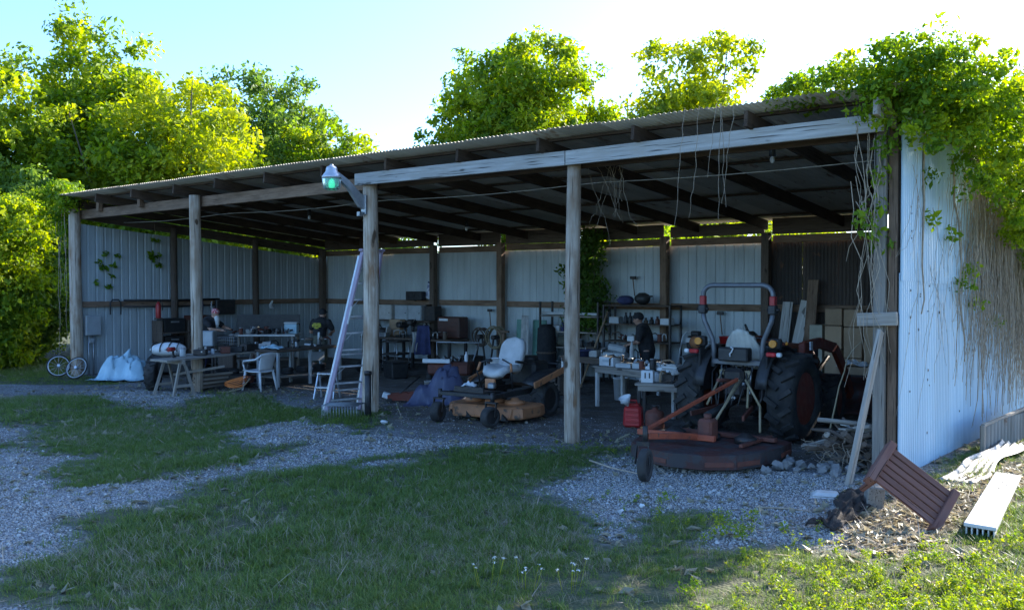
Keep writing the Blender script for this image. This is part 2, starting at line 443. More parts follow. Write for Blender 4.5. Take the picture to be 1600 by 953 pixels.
def poly_d(P, poly):
    """signed distance, + inside, for points P (n,2)"""
    A = np.array(poly); B = np.roll(A, -1, 0)
    d = np.full(len(P), 1e9); ins = np.zeros(len(P), bool)
    for a, b in zip(A, B):
        e = b - a; t = np.clip(((P - a) @ e) / (e @ e), 0, 1)
        d = np.minimum(d, np.linalg.norm(P - a - t[:, None] * e, axis=1))
        c = ((a[1] > P[:, 1]) != (b[1] > P[:, 1]))
        with np.errstate(divide='ignore', invalid='ignore'):
            xi = (b[0] - a[0]) * (P[:, 1] - a[1]) / (b[1] - a[1]) + a[0]
        ins ^= c & (P[:, 0] < xi)
    return np.where(ins, d, -d)

_ph = rng.uniform(0, 6.28, (3, 24)); _fr = np.concatenate([rng.uniform(.5, 1.6, 8), rng.uniform(2, 5, 8), rng.uniform(6, 13, 8)]); _an = rng.uniform(0, 6.28, 24)
def fnoise(P):
    """cheap smooth 2D noise, about -1..1"""
    s = np.zeros(len(P))
    for i in range(24):
        a = (1.0, .5, .3)[i // 8]
        s += a * np.sin(_fr[i] * (P[:, 0] * math.cos(_an[i]) + P[:, 1] * math.sin(_an[i])) + _ph[0, i])
    return s / 4.0

def gravel_of(P):
    d = np.full(len(P), -9.0)
    for k, poly in GRAVEL.items(): d = np.maximum(d, poly_d(P, poly) + (.22 if k in ('path', 'driveway') else .05))
    fl = np.minimum(np.minimum(P[:, 0] + .3, W_ - P[:, 0] + .2), P[:, 1] + .15 + .9 * np.exp(-((P[:, 0] - 13.2) / 1.6) ** 2) - .35 * np.sin(P[:, 0] * 1.3) * .6)
    d = np.maximum(d, np.minimum(fl, 1.0))
    return d + .34 * fnoise(P * 1.3)

def height_of(P):
    inside = np.clip((P[:, 1] + .5) / 1.5, 0, 1) * np.clip((W_ + .5 - P[:, 0]), 0, 1)
    far = np.clip((np.hypot(P[:, 0] - 12, P[:, 1]) - 25) / 60, 0, 1)
    return (1 - inside * .8) * (.035 * fnoise(P * .6)) + far * .6 * fnoise(P * .05)

def ax(lo, f0, f1, hi, fine):
    a = f0 - np.geomspace(.15, f0 - lo, 40)[::-1]; b = np.arange(f0, f1, fine); c = f1 + np.geomspace(.15, hi - f1, 40)
    return np.concatenate([a, b, c])
gx = ax(-260, -4, 24.5, 300, .1); gy = ax(-200, -9.5, 9, 400, .1)
GX, GY = np.meshgrid(gx, gy)
GP = np.stack([GX.ravel(), GY.ravel()], 1)
GZ = height_of(GP)
nx, ny = len(gx), len(gy)
ii = np.arange(nx * ny).reshape(ny, nx)
Q = np.stack([ii[:-1, :-1].ravel(), ii[:-1, 1:].ravel(), ii[1:, 1:].ravel(), ii[1:, :-1].ravel()], 1)

def ground_mat():
    m, nt, N, b = nodes_of('gravel, dirt and turf soil')
    v = coords(nt)
    at = N.new('ShaderNodeAttribute'); at.attribute_name = 'cover'
    sp = N.new('ShaderNodeSeparateXYZ'); lnk(nt, at.outputs['Vector'], sp.inputs[0])
    vo = N.new('ShaderNodeTexVoronoi'); vo.inputs['Scale'].default_value = 34; lnk(nt, v, vo.inputs['Vector'])
    vc = N.new('ShaderNodeSeparateXYZ'); lnk(nt, vo.outputs['Color'], vc.inputs[0])
    stone = mixc(nt, vc.outputs[0], (.20, .20, .20), (.40, .40, .40))
    stone = mixc(nt, ramp(nt, vo.outputs['Distance'], .35, .75), stone, (.10, .095, .09))
    dirt = mixc(nt, ramp(nt, noise(nt, v, 1.3, 6), .35, .65), (.10, .085, .07), (.16, .135, .11))
    grav = mixc(nt, ramp(nt, noise(nt, v, .9, 6, .6), .40, .60), stone, mixc(nt, ramp(nt, noise(nt, v, 24), .45, .6), dirt, stone))
    floor = mixc(nt, ramp(nt, noise(nt, v, 3, 6, .6), .45, .62), dirt, mixc(nt, .5, dirt, stone))
    grav = mixc(nt, sp.outputs[1], grav, floor)
    soil = mixc(nt, ramp(nt, noise(nt, v, 6, 6), .4, .6), (.06, .075, .035), (.10, .10, .06))
    col = mixc(nt, sp.outputs[0], soil, grav)
    lit = mixc(nt, ramp(nt, noise(nt, v, 30, 6, .7), .38, .62), (.30, .24, .18), (.12, .095, .07))
    col = mixc(nt, sp.outputs[2], col, lit)
    lnk(nt, col, b.inputs['Base Color']); b.inputs['Roughness'].default_value = .95; b.inputs['Specular IOR Level'].default_value = .2
    bumpn(nt, b, vo.outputs['Distance'], .7, -.02)
    return m
M['ground'] = ground_mat()
gme = np_mesh('ground', np.column_stack([GP, GZ]), Q, np.column_stack([GP, GZ]), M['ground'], True)
ca = gme.attributes.new('cover', 'FLOAT_VECTOR', 'POINT')
gr = np.clip(gravel_of(GP) / .45 + .6, 0, 1)
flr = np.clip(np.minimum(np.minimum(GP[:, 0] + .2, W_ - GP[:, 0]), GP[:, 1] - .3 + 1.2 * np.exp(-((GP[:, 0] - 12.8) / 1.9) ** 2) + .3 * fnoise(GP)) / .8 + .5, 0, 1)
ltr = np.clip((poly_d(GP, LITTER) + .3 * fnoise(GP)) / .3 + .5, 0, 1)
ca.data.foreach_set('vector', np.column_stack([gr, flr, ltr]).astype(np.float32).ravel())
go = put('ground', gme); go['kind'] = 'structure'

# ------------------------------------------------------------------ pole barn
barn = thing('pole_barn', 'long open-fronted pole barn with corrugated metal roof and weathered wooden posts', 'barn')
SL = .093                       # roof falls towards the back
def roof_z(y): return 4.41 - SL * y

def pole(mb, p, h, r0, r1, n=14):
    k = 12; pts = []; rr = []
    for i in range(k + 1):
        t = i / k
        pts.append((p[0] + .012 * math.sin(t * 5 + p[0]), p[1] + .01 * math.cos(t * 4 + p[0]), p[2] + h * t)); rr.append(r0 + (r1 - r0) * t)
    return mb.tube(pts, rr, n, wob=.05)
for x, r0, r1 in ((0.0, .155, .135), (5.33, .125, .115), (10.77, .15, .125), (15.09, .125, .10)):
    pole(MB(), (x, 0, -.3), 4.45, r0, r1).build('post', M['post'], barn)
MB().box((19.42, .02, 1.98), (.13, .11, 4.4), (0, 0, .06), .006).build('post', M['board'], barn)
MB().box((19.55, .10, 1.98), (.10, .12, 4.4), (0, 0, -.02), .006).build('post', M['girt'], barn)
for i in range(9):
    x = i * 2.45
    MB().box((x + (.1 if i == 0 else -.1 if i == 8 else 0), L_ - .17, 1.62), (.17, .17, 3.5), (0, 0, rnd.uniform(-.04, .04)), .01).build('post', M['girt'] if i % 2 else M['oldwood'], barn)
for y in (2.6, 5.2):
    pole(MB(), (.14, y, -.2), 4.25 - SL * y, .10, .09, 10).build('post', M['oldwood'], barn)
    MB().box((W_ - .12, y, 1.9), (.14, .14, 4.1 - SL * y), None, .01).build('post', M['oldwood'], barn)
# front beams: silvered planks on the right, older brown timbers on the left
MB().beam((10.58, -.17, 4.085), (15.06, -.15, 4.075), .05, .205, ch=.005).build('beam', M['plank'], barn)
MB().beam((15.075, -.15, 4.075), (19.50, -.13, 4.10), .05, .205, ch=.005).build('beam', M['plank'], barn)
MB().beam((5.36, .17, 4.03), (10.62, .17, 4.05), .09, .22, ch=.008).build('beam', M['girt'], barn)
MB().beam((-.15, .17, 4.0), (5.34, .17, 4.03), .09, .22, ch=.008).build('beam', M['girt'], barn)
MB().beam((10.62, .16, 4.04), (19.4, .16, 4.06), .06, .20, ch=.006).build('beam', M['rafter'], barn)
# short struts over the left beam
for x in (1.1, 3.0):
    MB().box((x, .06, 4.14), (.12, .10, .22), None, .006).build('strut', M['girt'], barn)
# rafters
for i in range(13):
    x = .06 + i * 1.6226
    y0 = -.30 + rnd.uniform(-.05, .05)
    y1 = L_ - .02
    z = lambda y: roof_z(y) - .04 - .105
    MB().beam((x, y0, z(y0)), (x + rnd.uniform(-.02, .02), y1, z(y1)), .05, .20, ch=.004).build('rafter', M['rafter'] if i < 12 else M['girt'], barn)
# purlins
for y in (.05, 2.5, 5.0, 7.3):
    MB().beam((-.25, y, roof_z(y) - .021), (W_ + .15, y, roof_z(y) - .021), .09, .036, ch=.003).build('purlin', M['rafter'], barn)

def corr(mb, w, zb, zt, prof, m=0, rows=3):
    """vertical sheet, width along +x from 0..w, bottom/top functions of x; prof(x)->y"""
    xs = prof[0]; vs = []; lc = []
    for j in range(rows + 1):
        t = j / rows
        for x, y in zip(*prof):
            z = zb(x) + (zt(x) - zb(x)) * t
            vs.append((x, y, z)); lc.append((x, y, z))
    n = len(xs)
    fs = [(j * n + i, j * n + i + 1, (j + 1) * n + i + 1, (j + 1) * n + i) for j in range(rows) for i in range(n - 1)]
    return mb.add(vs, fs, lc, m, False)
def sine_prof(w, pitch=.076, amp=.010, k=6):
    n = int(round(w / pitch * k)); xs = [w * i / n for i in range(n + 1)]
    return xs, [amp * math.sin(2 * math.pi * x / pitch) for x in xs]
def rib_prof(w, pitch=.2286, amp=.02):
    xs, ys = [0], [0]
    n = int(round(w / pitch))
    for i in range(n):
        c = (i + .5) * w / n
        xs += [c - .030, c - .014, c + .014, c + .030]; ys += [0, amp, amp, 0]
        if i < n - 1: xs += [c + w / n / 2 - .006, c + w / n / 2, c + w / n / 2 + .006]; ys += [0, .004, 0]
    xs.append(w); ys.append(0)
    return xs, ys

# roof sheets (share one mesh, each its own child); corrugations run front to back
RW = 20.1 / 25
prof = sine_prof(RW + .06, .0764, .010)
Y0, Y1 = -.42, L_ + .35
def roof_sheet_mesh():
    mb = MB(); rows = 10; vs = []; n = len(prof[0])
    for j in range(rows + 1):
        y = Y0 + (Y1 - Y0) * j / rows
        for x, d in zip(*prof): vs.append((x, y, roof_z(y) + .012 + d))
    fs = [(j * n + i, j * n + i + 1, (j + 1) * n + i + 1, (j + 1) * n + i) for j in range(rows) for i in range(n - 1)]
    b = len(vs); vs += [(x, y, z + .0025) for x, y, z in vs]; fs += [tuple(k + b for k in f) for f in fs]
    fs += [(i, i + b, i + 1 + b, i + 1) for i in range(n - 1)]
    mb.add(vs, fs, [(v[0], v[2], v[1]) for v in vs], 0, True)
    return mb.mesh('roof_sheet', M['roof'])
rmeshes = [roof_sheet_mesh() for _ in range(5)]
for i in range(25):
    put('roof_sheet', rmeshes[i % 5], barn, (-.3 + i * RW, rnd.uniform(-.035, .035), (.0045 if i % 2 else 0)), (0, 0, rnd.uniform(-.001, .001)))

# back wall sheets: white ribbed, then brown corrugated at the right
sw = .9144
for i in range(16):
    x0 = .02 + i * sw
    mb = corr(MB(), sw, lambda x: 0.0, lambda x: 3.16, rib_prof(sw + .02, .2286, -.016))
    mb.build('wall_sheet', M['white_wall'], barn, (x0, L_ + .035 + (.004 if i % 2 else 0), 0))
x0 = .02 + 16 * sw
k = 0
while x0 < W_ - .1:
    w = min(.76, W_ - x0)
    corr(MB(), w, lambda x: 0.0, lambda x: 3.2, sine_prof(w, .076, .011)).build('wall_sheet', M['brown_wall'], barn, (x0, L_ + .04 + (.004 if k % 2 else 0), 0)); x0 += w; k += 1
# girts of the back wall between posts
for i in range(8):
    a, b2 = i * 2.45 + .09, (i + 1) * 2.45 - (.09 if i < 7 else .01)
    for z, h in ((3.24, .16), (1.76, .15)):
        MB().beam((a, L_ - .02, z + rnd.uniform(-.012, .012)), (b2, L_ - .02, z + rnd.uniform(-.012, .012)), .045, h, ch=.004).build('girt', M['girt'], barn)
    hb, zb_ = ((.34, 3.505), (.20, 3.44), (.34, 3.505), (.34, 3.505), (.30, 3.49), (.25, 3.465), (.34, 3.505), (.34, 3.505))[i]
    MB().beam((a, L_ - .06, zb_), (b2, L_ - .06, zb_ + rnd.uniform(-.02, .02)), .03, hb, ch=.004).build('light_block_board', M['oldwood'], barn)  # boards added to block sunlight coming through the rear eaves gap
# left wall: ribbed sheets that follow the roof fall
n = 9; w = L_ / n
for i in range(n):
    y0 = i * w
    mb = corr(MB(), w, lambda x: .0, lambda x, y0=y0: 4.02 - SL * (y0 + x) - .22, rib_prof(w + .015, .2286, .016))
    mb.build('wall_sheet', M['grey_wall'], barn, (-.06 - (.004 if i % 2 else 0), y0, 0), (0, 0, math.pi / 2))
MB().beam((.0, .1, 4.165 - .15), (.0, L_ - .1, 4.165 - .15 - SL * L_), .05, .24, ch=.004).build('girt', M['oldwood'], barn)
MB().beam((.01, .1, 1.77), (.01, L_ - .1, 1.77), .05, .14, ch=.004).build('girt', M['girt'], barn)
# right wall: fine corrugation, seen from outside
n = 11; w = L_ / n
for i in range(n):
    y0 = i * w + .02
    zl = 2.36 + (.0 if i % 3 else .03)
    corr(MB(), w, lambda x: -.02, lambda x: zl, sine_prof(w + .03, .076, .017), rows=5).build('wall_sheet', M['blue_wall'], barn, (W_ + .04 + (.005 if i % 2 else 0), y0, 0), (0, R(rnd.uniform(-.12, .12)), math.pi / 2))
    corr(MB(), w, lambda x: zl - .09, lambda x, y0=y0: 4.30 - SL * (y0 + x), sine_prof(w + .03, .076, .017), rows=4).build('wall_sheet', M['blue_wall'], barn, (W_ + .052 + (.005 if i % 2 else 0), y0, 0), (0, R(rnd.uniform(-.1, .1)), math.pi / 2))
for z in (3.2, 1.7, .3):
    MB().beam((W_ - .01, .2, z), (W_ - .01, L_ - .1, z), .045, .14, ch=.004).build('girt', M['girt'], barn)
# bolted block across the right corner post
MB().beam((19.20, -.09, 1.85), (19.64, -.07, 1.87), .07, .155, ch=.008).build('block', M['board'], barn)
# verge board over the right rafter end
MB().beam((19.56, -.66, 4.20), (19.575, 2.4, 4.20 - SL * 3), .05, .19, ch=.006).build('verge_board', M['board'], barn)
# nail heads and rust holes on the right wall
for i in range(34):
    y = rnd.choice([.35, .75, 1.15, 1.6, 2.1, 2.7]) + rnd.uniform(-.05, .05); z = rnd.choice([.35, 1.2, 1.75, 2.3, 2.9, 3.2]) + rnd.uniform(-.2, .2)
    MB().lathe([(rnd.uniform(.010, .024), 0), (.008, .005)], 8, (W_ + .062, y, z), (0, math.pi / 2, 0)).build('nail_head', M['dark_metal'], barn)
# ------------------------------------------------------------------ foliage
def leaf_arrays(C, lobe_r, clr, per, size, up=.35, flat=.75, asp=.55):
    """C (k,3) clump centres, lobe_r (k,) clump radii, clr (k,) clump random -> verts, quads, lc"""
    k = len(C); n = k * per
    ci = np.repeat(np.arange(k), per)
    d = rng.normal(size=(n, 3)); d /= np.linalg.norm(d, axis=1)[:, None]
    rad = rng.uniform(0, 1, n) ** .45
    off = d * (rad * lobe_r[ci])[:, None]; off[:, 2] *= flat
    P = C[ci] + off
    nr = rng.normal(size=(n, 3)) + d * .6; nr[:, 2] += up * 2
    nr /= np.linalg.norm(nr, axis=1)[:, None]
    t = np.cross(nr, rng.normal(size=(n, 3))); t /= np.linalg.norm(t, axis=1)[:, None]
    t[:, 2] -= .25; b = np.cross(nr, t); b /= np.linalg.norm(b, axis=1)[:, None]
    l = size * np.clip(rng.lognormal(-.05, .38, n), .45, 2.0)[:, None]; w = l * asp * .5
    V = np.stack([P - t * l * .5, P + b * w + t * l * .05 + nr * l * .06, P + t * l * .5, P - b * w + t * l * .05 + nr * l * .06], 1).reshape(-1, 3)
    Qd = np.arange(4 * n).reshape(n, 4)
    lcx = np.repeat(rng.uniform(0, 1, n), 4); lcy = np.repeat(clr[ci], 4)
    return V, Qd, np.column_stack([lcx, lcy, np.zeros(4 * n)])

def clumps_in(lobes, n, r0, r1, low=-.6):
    w = np.array([r[0] * r[1] + r[1] * r[2] + r[0] * r[2] for c, r in lobes]); w = w / w.sum()
    li = rng.choice(len(lobes), n, p=w)
    d = rng.normal(size=(n * 3, 3)); d /= np.linalg.norm(d, axis=1)[:, None]; d = d[d[:, 2] > low][:n]
    if len(d) < n: d = np.concatenate([d, d[:n - len(d)]])
    f = np.clip(rng.normal(.9, .14, n), .3, 1.15)
    C = np.array([lobes[i][0] for i in li]) + d * np.array([lobes[i][1] for i in li]) * f[:, None]
    return C, rng.uniform(r0, r1, n), rng.uniform(0, 1, n)

def tree(name, label, base, lobes, n, per, size, mat, rc=(.35, .8), trunk=.16, group=None, cat='tree', limbs=9, low=-.6, limbmat='bark'):
    t = thing(name, label, cat, base, 0, group)
    C, cr, cl = clumps_in(lobes, n, rc[0], rc[1], low)
    V, Qd, lc = leaf_arrays(C, cr, cl, per, size)
    put('crown', np_mesh('crown', V, Qd, lc, M[mat]), t)
    mb = MB()
    cx = np.mean([c for c, r in lobes], axis=0)
    fork = Vector((cx[0] * .4, cx[1] * .4, max(.4, cx[2] * .45)))
    mb.tube([(0, 0, -.2), (fork[0] * .3, fork[1] * .3, fork[2] * .5), fork], [trunk * 1.25, trunk, trunk * .85], 9, wob=.1)
    for i in rng.choice(len(C), min(limbs, len(C)), replace=False):
        c = Vector(C[i]); mid = fork.lerp(c, .5) + Vector((rnd.uniform(-.2, .2), rnd.uniform(-.2, .2), rnd.uniform(0, .3)))
        mb.tube([fork - Vector((0, 0, .1)), mid, c], [trunk * .55, trunk * .3, .015], 6, wob=.1)
    mb.build('trunk', M[limbmat], t)
    return t

FW = Vector((-math.sin(.6795), math.cos(.6795), 0)); RT = Vector((math.cos(.6795), math.sin(.6795), 0))
def loc2(d, s):
    """a spot d metres out from the viewing place and s metres to the right of its axis"""
    p = Vector((22.775, -10.921, 0)) + FW * d + RT * s
    return (p.x, p.y, 0)
def lobes_of(h, z0, rw, k, seed, rd=None):
    """irregular lobes filling a crown of half width rw between heights z0 and h"""
    r = random.Random(seed); out = []
    for i in range(k):
        t = (i + .5) / k
        s = rw * r.uniform(.40, .56)
        z = z0 + s * .7 + (h - z0 - 1.5 * s) * t
        env = math.sin(math.pi * min(.97, .25 + .68 * (1 - t) + .02)) ** .6
        for j in range(3 if t < .6 else 2):
            a = r.uniform(0, 6.28) + i * 2.4 + j * 3.1; q = max(0, rw * env - s) * r.uniform(.75, 1.1)
            out.append(((math.cos(a) * q, math.sin(a) * q, z + r.uniform(-.3, .3)), (s * r.uniform(.9, 1.15), s * r.uniform(.9, 1.15), s * r.uniform(.65, .9))))
    return out

G_T = 'trees behind the barn'
tree('shade_tree', 'broad bushy tree at the left edge, its crown lower than its tall neighbour', loc2(31, -17.4), lobes_of(10.7, .6, 3.7, 9, 1), 567, 85, .18, 'leaf_mid', group=G_T)
tree('shade_tree', 'tallest tree at the left with a thin spire of twigs at its top', loc2(33.5, -14.6), lobes_of(10.6, 1.5, 2.7, 9, 2) + [((-.9, -.7, 9.9), (1.1, 1.1, 1.0)), ((-1.0, -.8, 11.0), (.6, .6, .9)), ((-1.1, -.9, 11.9), (.25, .25, .7)), ((.4, .3, 10.6), (.9, .9, .7))], 594, 80, .18, 'leaf_mid', group=G_T)
tree('shade_tree', 'yellow green tree rising behind the left end of the barn roof', loc2(31.5, -10.9), lobes_of(9.6, 1.0, 3.1, 8, 3), 486, 85, .17, 'leaf_yellow', group=G_T)
tree('shade_tree', 'bright green tree filling the gap under the tallest tree', loc2(30.5, -13.4), lobes_of(8.4, .8, 2.8, 7, 33), 351, 85, .17, 'leaf_mid', group=G_T)
tree('shade_tree', 'dark leaved tree behind the yellow green one, left of the open sky', loc2(38, -9.9), lobes_of(11.4, 2.0, 3.2, 8, 4), 432, 85, .18, 'leaf_dark', group=G_T)
tree('shade_tree', 'rounded green tree ending the row on the left, beside the open sky', loc2(36.5, -8.0), lobes_of(9.3, 1.5, 2.5, 6, 5), 310, 85, .17, 'leaf_mid', group=G_T)
tree('shade_tree', 'faint small tree far off in the sky gap at left of the lamp', loc2(58, -10.9), lobes_of(11.0, 3, 2.0, 5, 6), 135, 60, .2, 'leaf_mid', group=G_T)
tree('shade_tree', 'tiny far treetop peeping over the roof left of the big dark tree', loc2(60, -8.0), lobes_of(11.0, 3, 2.2, 5, 7), 135, 60, .2, 'leaf_dark', group=G_T)
tree('shade_tree', 'big dense round tree behind the middle of the roof', loc2(36, .3), lobes_of(11.7, 3.0, 3.4, 11, 8) + [((-2.2, -1.8, 7.2), (.9, .9, .8)), ((-2.6, -2.1, 8.2), (.6, .6, .5))], 837, 80, .18, 'leaf_mid', group=G_T)
tree('shade_tree', 'low leafy tree between the two large trees above the roof', loc2(38, 4.1), lobes_of(10.2, 3, 2.1, 6, 9), 270, 80, .18, 'leaf_mid', group=G_T)
tree('shade_tree', 'bright sunlit tree with airy top behind the right half of the roof', loc2(33, 6.6), lobes_of(11.0, 2.5, 2.6, 9, 10), 594, 80, .17, 'leaf_yellow', group=G_T)
tree('shade_tree', 'yellow green tree at the top right behind the vine covered corner', loc2(26, 15.6), lobes_of(8.6, 1.5, 1.9, 7, 12), 337, 85, .14, 'leaf_yellow', group=G_T)
tree('shade_tree', 'pale shrubby tree just past the back corner at the right edge', loc2(21, 12.9), lobes_of(5.6, .4, 1.5, 7, 13), 297, 85, .12, 'leaf_mid', group=G_T)
tree('shade_tree', 'low foliage over the roof left of the bright airy tree', loc2(34, 4.6), lobes_of(8.9, 2.5, 1.6, 5, 61), 170, 80, .16, 'leaf_yellow', group=G_T)
tree('shade_tree', 'low foliage over the roof right of the bright airy tree', loc2(31, 9.2), lobes_of(8.0, 2.5, 1.4, 5, 62), 130, 80, .15, 'leaf_mid', group=G_T)
# undergrowth behind the barn, glimpsed through the gap under the eaves
for i, (x, y, h, lab) in enumerate([(1.5, 11.5, 4.6, 'leafy bush behind the back wall, seen under the eaves far left'), (5.5, 12.2, 4.3, 'leafy bush behind the back wall, above the wall cabinets'),
        (9.6, 11.6, 4.5, 'leafy bush behind the back wall, above the second shelf'), (13.4, 12.0, 4.7, 'leafy bush behind the back wall, above the tractor'),
        (17.2, 11.4, 4.4, 'leafy bush behind the back wall, above the cardboard boxes')]):
    tree('bush', lab, (x, y, 0), lobes_of(h, .2, 2.0, 6, 20 + i), 150, 60, .13, 'leaf_yellow' if i % 2 else 'leaf_mid', group='bushes behind the back wall', cat='bush', trunk=.06)
# thicket left of the barn
for i, (d, s, h, rw, lab, mt) in enumerate([(24.3, -13.6, 5.0, 1.35, 'vine covered thicket pressed against the left corner post', 'leaf_mid'), (24.0, -15.6, 4.7, 1.4, 'dense green thicket at the left edge of the yard', 'leaf_mid'),
        (27.5, -15.5, 6.5, 1.9, 'tall dark thicket behind the corner thicket at far left', 'leaf_dark'), (22.6, -14.9, 1.7, 1.0, 'low weedy clump at the foot of the left thicket', 'leaf_yellow'), (26, -13.9, 3.2, 1.4, 'shaded bush filling the gap behind the left corner post', 'leaf_dark'), (25.5, -17.2, 4.2, 1.8, 'large bush at the far left edge', 'leaf_dark'), (30, -20.5, 5.0, 2.6, 'wide bush beyond the left edge of the yard', 'leaf_mid')]):
    tree('thicket', lab, loc2(d, s), lobes_of(h, .0, rw * 1.25, 10, 40 + i), 110 if i == 3 else 400, 75, .12, mt, rc=(.2, .5), trunk=.07, group='thickets left of the barn', cat='bush', low=-.95)

# ---- vines
def hang(mb, p, q, sag, r=.006, n=7, wig=.06, m=0):
    wig *= .55
    p, q = Vector(p), Vector(q); pts = []
    for i in range(n + 1):
        t = i / n
        v = p.lerp(q, t); v.z -= sag * math.sin(math.pi * t)
        if 0 < i: v += Vector((rnd.uniform(-wig, wig), rnd.uniform(-wig, wig), rnd.uniform(-wig, wig) * .4))
        pts.append(v)
    mb.tube(pts, [r * (1 - .5 * i / n) for i in range(n + 1)], 4, m, caps=False)
v = thing('climbing_vine', 'leafy green vine smothering the right corner of the roof with dry stems down the wall', 'vine', (20.0, 3, 0))
lob = [((-1.55, -3.0, 4.56), (.35, .4, .12)), ((-1.1, -3.15, 4.60), (.55, .4, .2)), ((-.6, -3.25, 4.62), (.55, .45, .28)), ((-.15, -3.3, 4.64), (.5, .45, .34)), ((.15, -3.0, 4.55), (.5, .5, .36)), ((.35, -2.3, 4.40), (.55, .6, .36)), ((.45, -1.4, 4.25), (.6, .75, .36)), ((.5, -.4, 4.1), (.65, .8, .4)), ((.6, .7, 3.95), (.65, .8, .45)), ((.65, 1.8, 3.85), (.65, .9, .5)), ((.7, 3.0, 3.75), (.65, .9, .55)), ((.7, 4.2, 3.5), (.65, .9, .7)), ((.7, 5.2, 3.1), (.65, .8, .9)),
       ((-.25, -3.45, 4.30), (.42, .22, .30)), ((.0, -3.3, 4.05), (.22, .25, .4)), ((.1, -2.6, 4.10), (.25, .5, .35)), ((.2, -1.6, 3.8), (.3, .6, .4)), ((.28, -.3, 3.5), (.32, .7, .45)), ((.35, 1.0, 3.2), (.36, .7, .55)), ((.4, 2.4, 2.9), (.4, .8, .65)), ((.5, 3.8, 2.5), (.42, .8, .8)), ((.05, -3.0, 5.0), (.14, .14, .2)), ((-.1, -1.5, 4.42), (.7, 1.3, .14))]
C, cr, cl = clumps_in(lob, 1000, .10, .26, -.9)
V, Qd, lc = leaf_arrays(C, cr, cl, 75, .06, .3)
# loose leaf sprigs on the wall face and on the corner post
S = np.array([(-.25, -2.1, 3.55), (-.3, -2.0, 3.05), (-.26, -1.15, 2.9), (-.2, -.6, 2.25), (-.22, -.3, 2.45), (-.24, .2, 2.0), (-.5, -3.05, 3.9), (-.55, -3.1, 3.5), (-.6, -3.1, 3.15), (-.62, -3.08, 2.85), (-.7, -3.2, 3.0), (-.45, -3.25, 3.8), (-.2, 1.2, 1.7), (-.15, 2.6, 2.3), (-.5, -3.0, 4.15), (-.55, -2.95, 2.7)])
V2, Q2, l2 = leaf_arrays(S, np.full(len(S), .17), rng.uniform(.0, .7, len(S)), 45, .07, .2)
put('leaves', np_mesh('leaves', np.concatenate([V, V2]), np.concatenate([Qd, Q2 + len(V)]), np.concatenate([lc, l2]), M['leaf_vine']), v)
mb = MB()
for i in range(850):                     # tangle of dry stems over the back half of the wall
    y = rnd.triangular(-1.2, 4.8, 3.6); x = -.29 + abs(rnd.gauss(0, .16)) * (.3 + .2 * (y + 1.2))
    z = rnd.uniform(2.6, 4.2) - .08 * y; ln = rnd.uniform(.7, 2.6)
    y2 = y + rnd.uniform(-.5, .7)
    hang(mb, (x + .03, y, z), (max(-.30, x + rnd.uniform(-.1, .14)), y2, max(.25, z - ln)), rnd.uniform(-.1, .15), rnd.uniform(.003, .008), 6, .06)
for i in range(70):                      # finer runners over the front half
    y = rnd.uniform(-2.8, 1.0); z = rnd.uniform(2.0, 4.0)
    hang(mb, (-.31, y, z), (-.33, y + rnd.uniform(-.8, .8), z - rnd.uniform(.3, 1.5)), rnd.uniform(-.2, .2), .003, 6, .03)
o = mb.build('dry_stems', M['twig'], v); o['kind'] = 'stuff'
mb = MB()
for p, q, s in [((-.33, -2.2, 4.2), (-.3, -2.3, 1.9), .2), ((-.31, -.9, 3.9), (-.29, -.2, 1.2), -.1), ((-.30, .5, 3.8), (-.3, -.6, 2.1), .3), ((-.1, 2.0, 3.9), (.0, 2.6, 1.2), .3)]:
    mb = MB(); hang(mb, p, q, s, .016, 9, .05); mb.build('thick_stem', M['twig'], v)
for i in range(16):
    mb = MB()
    hang(mb, (-.62 + rnd.uniform(-.25, .1), -3.15 + rnd.uniform(-.1, .1), rnd.uniform(3.2, 4.3)), (-.6 + rnd.uniform(-.4, .2), -3.1 + rnd.uniform(-.2, .2), rnd.uniform(.9, 2.9)), rnd.uniform(-.3, .3), .005, 9, .09); mb.build('tendril', M['twig'], v)

mb = MB()
for i in range(6):
    x = 17.3 + rnd.uniform(-.25, .6)
    hang(mb, (x, -.45, 4.5), (x - rnd.uniform(.0, .3), -.35 + rnd.uniform(-.1, .1), rnd.uniform(2.9, 3.6)), rnd.uniform(-.2, .2), .0045, 10, .03)
single(mb, 'hanging_tendrils', M['twig'], 'bare dry tendrils dangling from the roof edge over the silvered beam', 'tendrils')
mb = MB()
for i in range(10):
    hang(mb, (15.25 + rnd.uniform(-.35, .45), .25 + rnd.uniform(0, .5), 4.1), (15.3 + rnd.uniform(-.5, .5), .3 + rnd.uniform(0, .6), rnd.uniform(2.6, 3.5)), rnd.uniform(-.25, .25), .0038, 10, .05)
single(mb, 'hanging_tendrils', M['twig'], 'tangle of thin dry tendrils behind the top of the third post', 'tendrils')
lv_ = thing('climbing_vine', 'green vine creeping over the left end of the roof and down the corner post', 'vine', (-.3, .2, 0))
lobv = [((-.2, -.3, 4.5), (.6, .5, .25)), ((-.5, .2, 4.2), (.4, .6, .5)), ((-.55, .5, 3.4), (.35, .5, .6)), ((-.6, .4, 2.5), (.3, .4, .6)), ((-.3, 1.2, 4.4), (.6, .7, .2)), ((.3, -.4, 4.25), (.3, .15, .12)), ((-.2, -.25, 3.7), (.2, .15, .4))]
C, cr, cl = clumps_in(lobv, 170, .14, .3, -.9); V, Qd, lc = leaf_arrays(C, cr, cl, 60, .09, .3)
put('leaves', np_mesh('leaves', V, Qd, lc, M['leaf_vine']), lv_)
for i in range(5): mb = MB(); hang(mb, (-.3 + rnd.uniform(-.2, .4), -.35, 4.3), (-.35 + rnd.uniform(-.2, .3), -.25, rnd.uniform(.3, 2.5)), .1, .008, 9, .06); mb.build('stem', M['twig'], lv_)
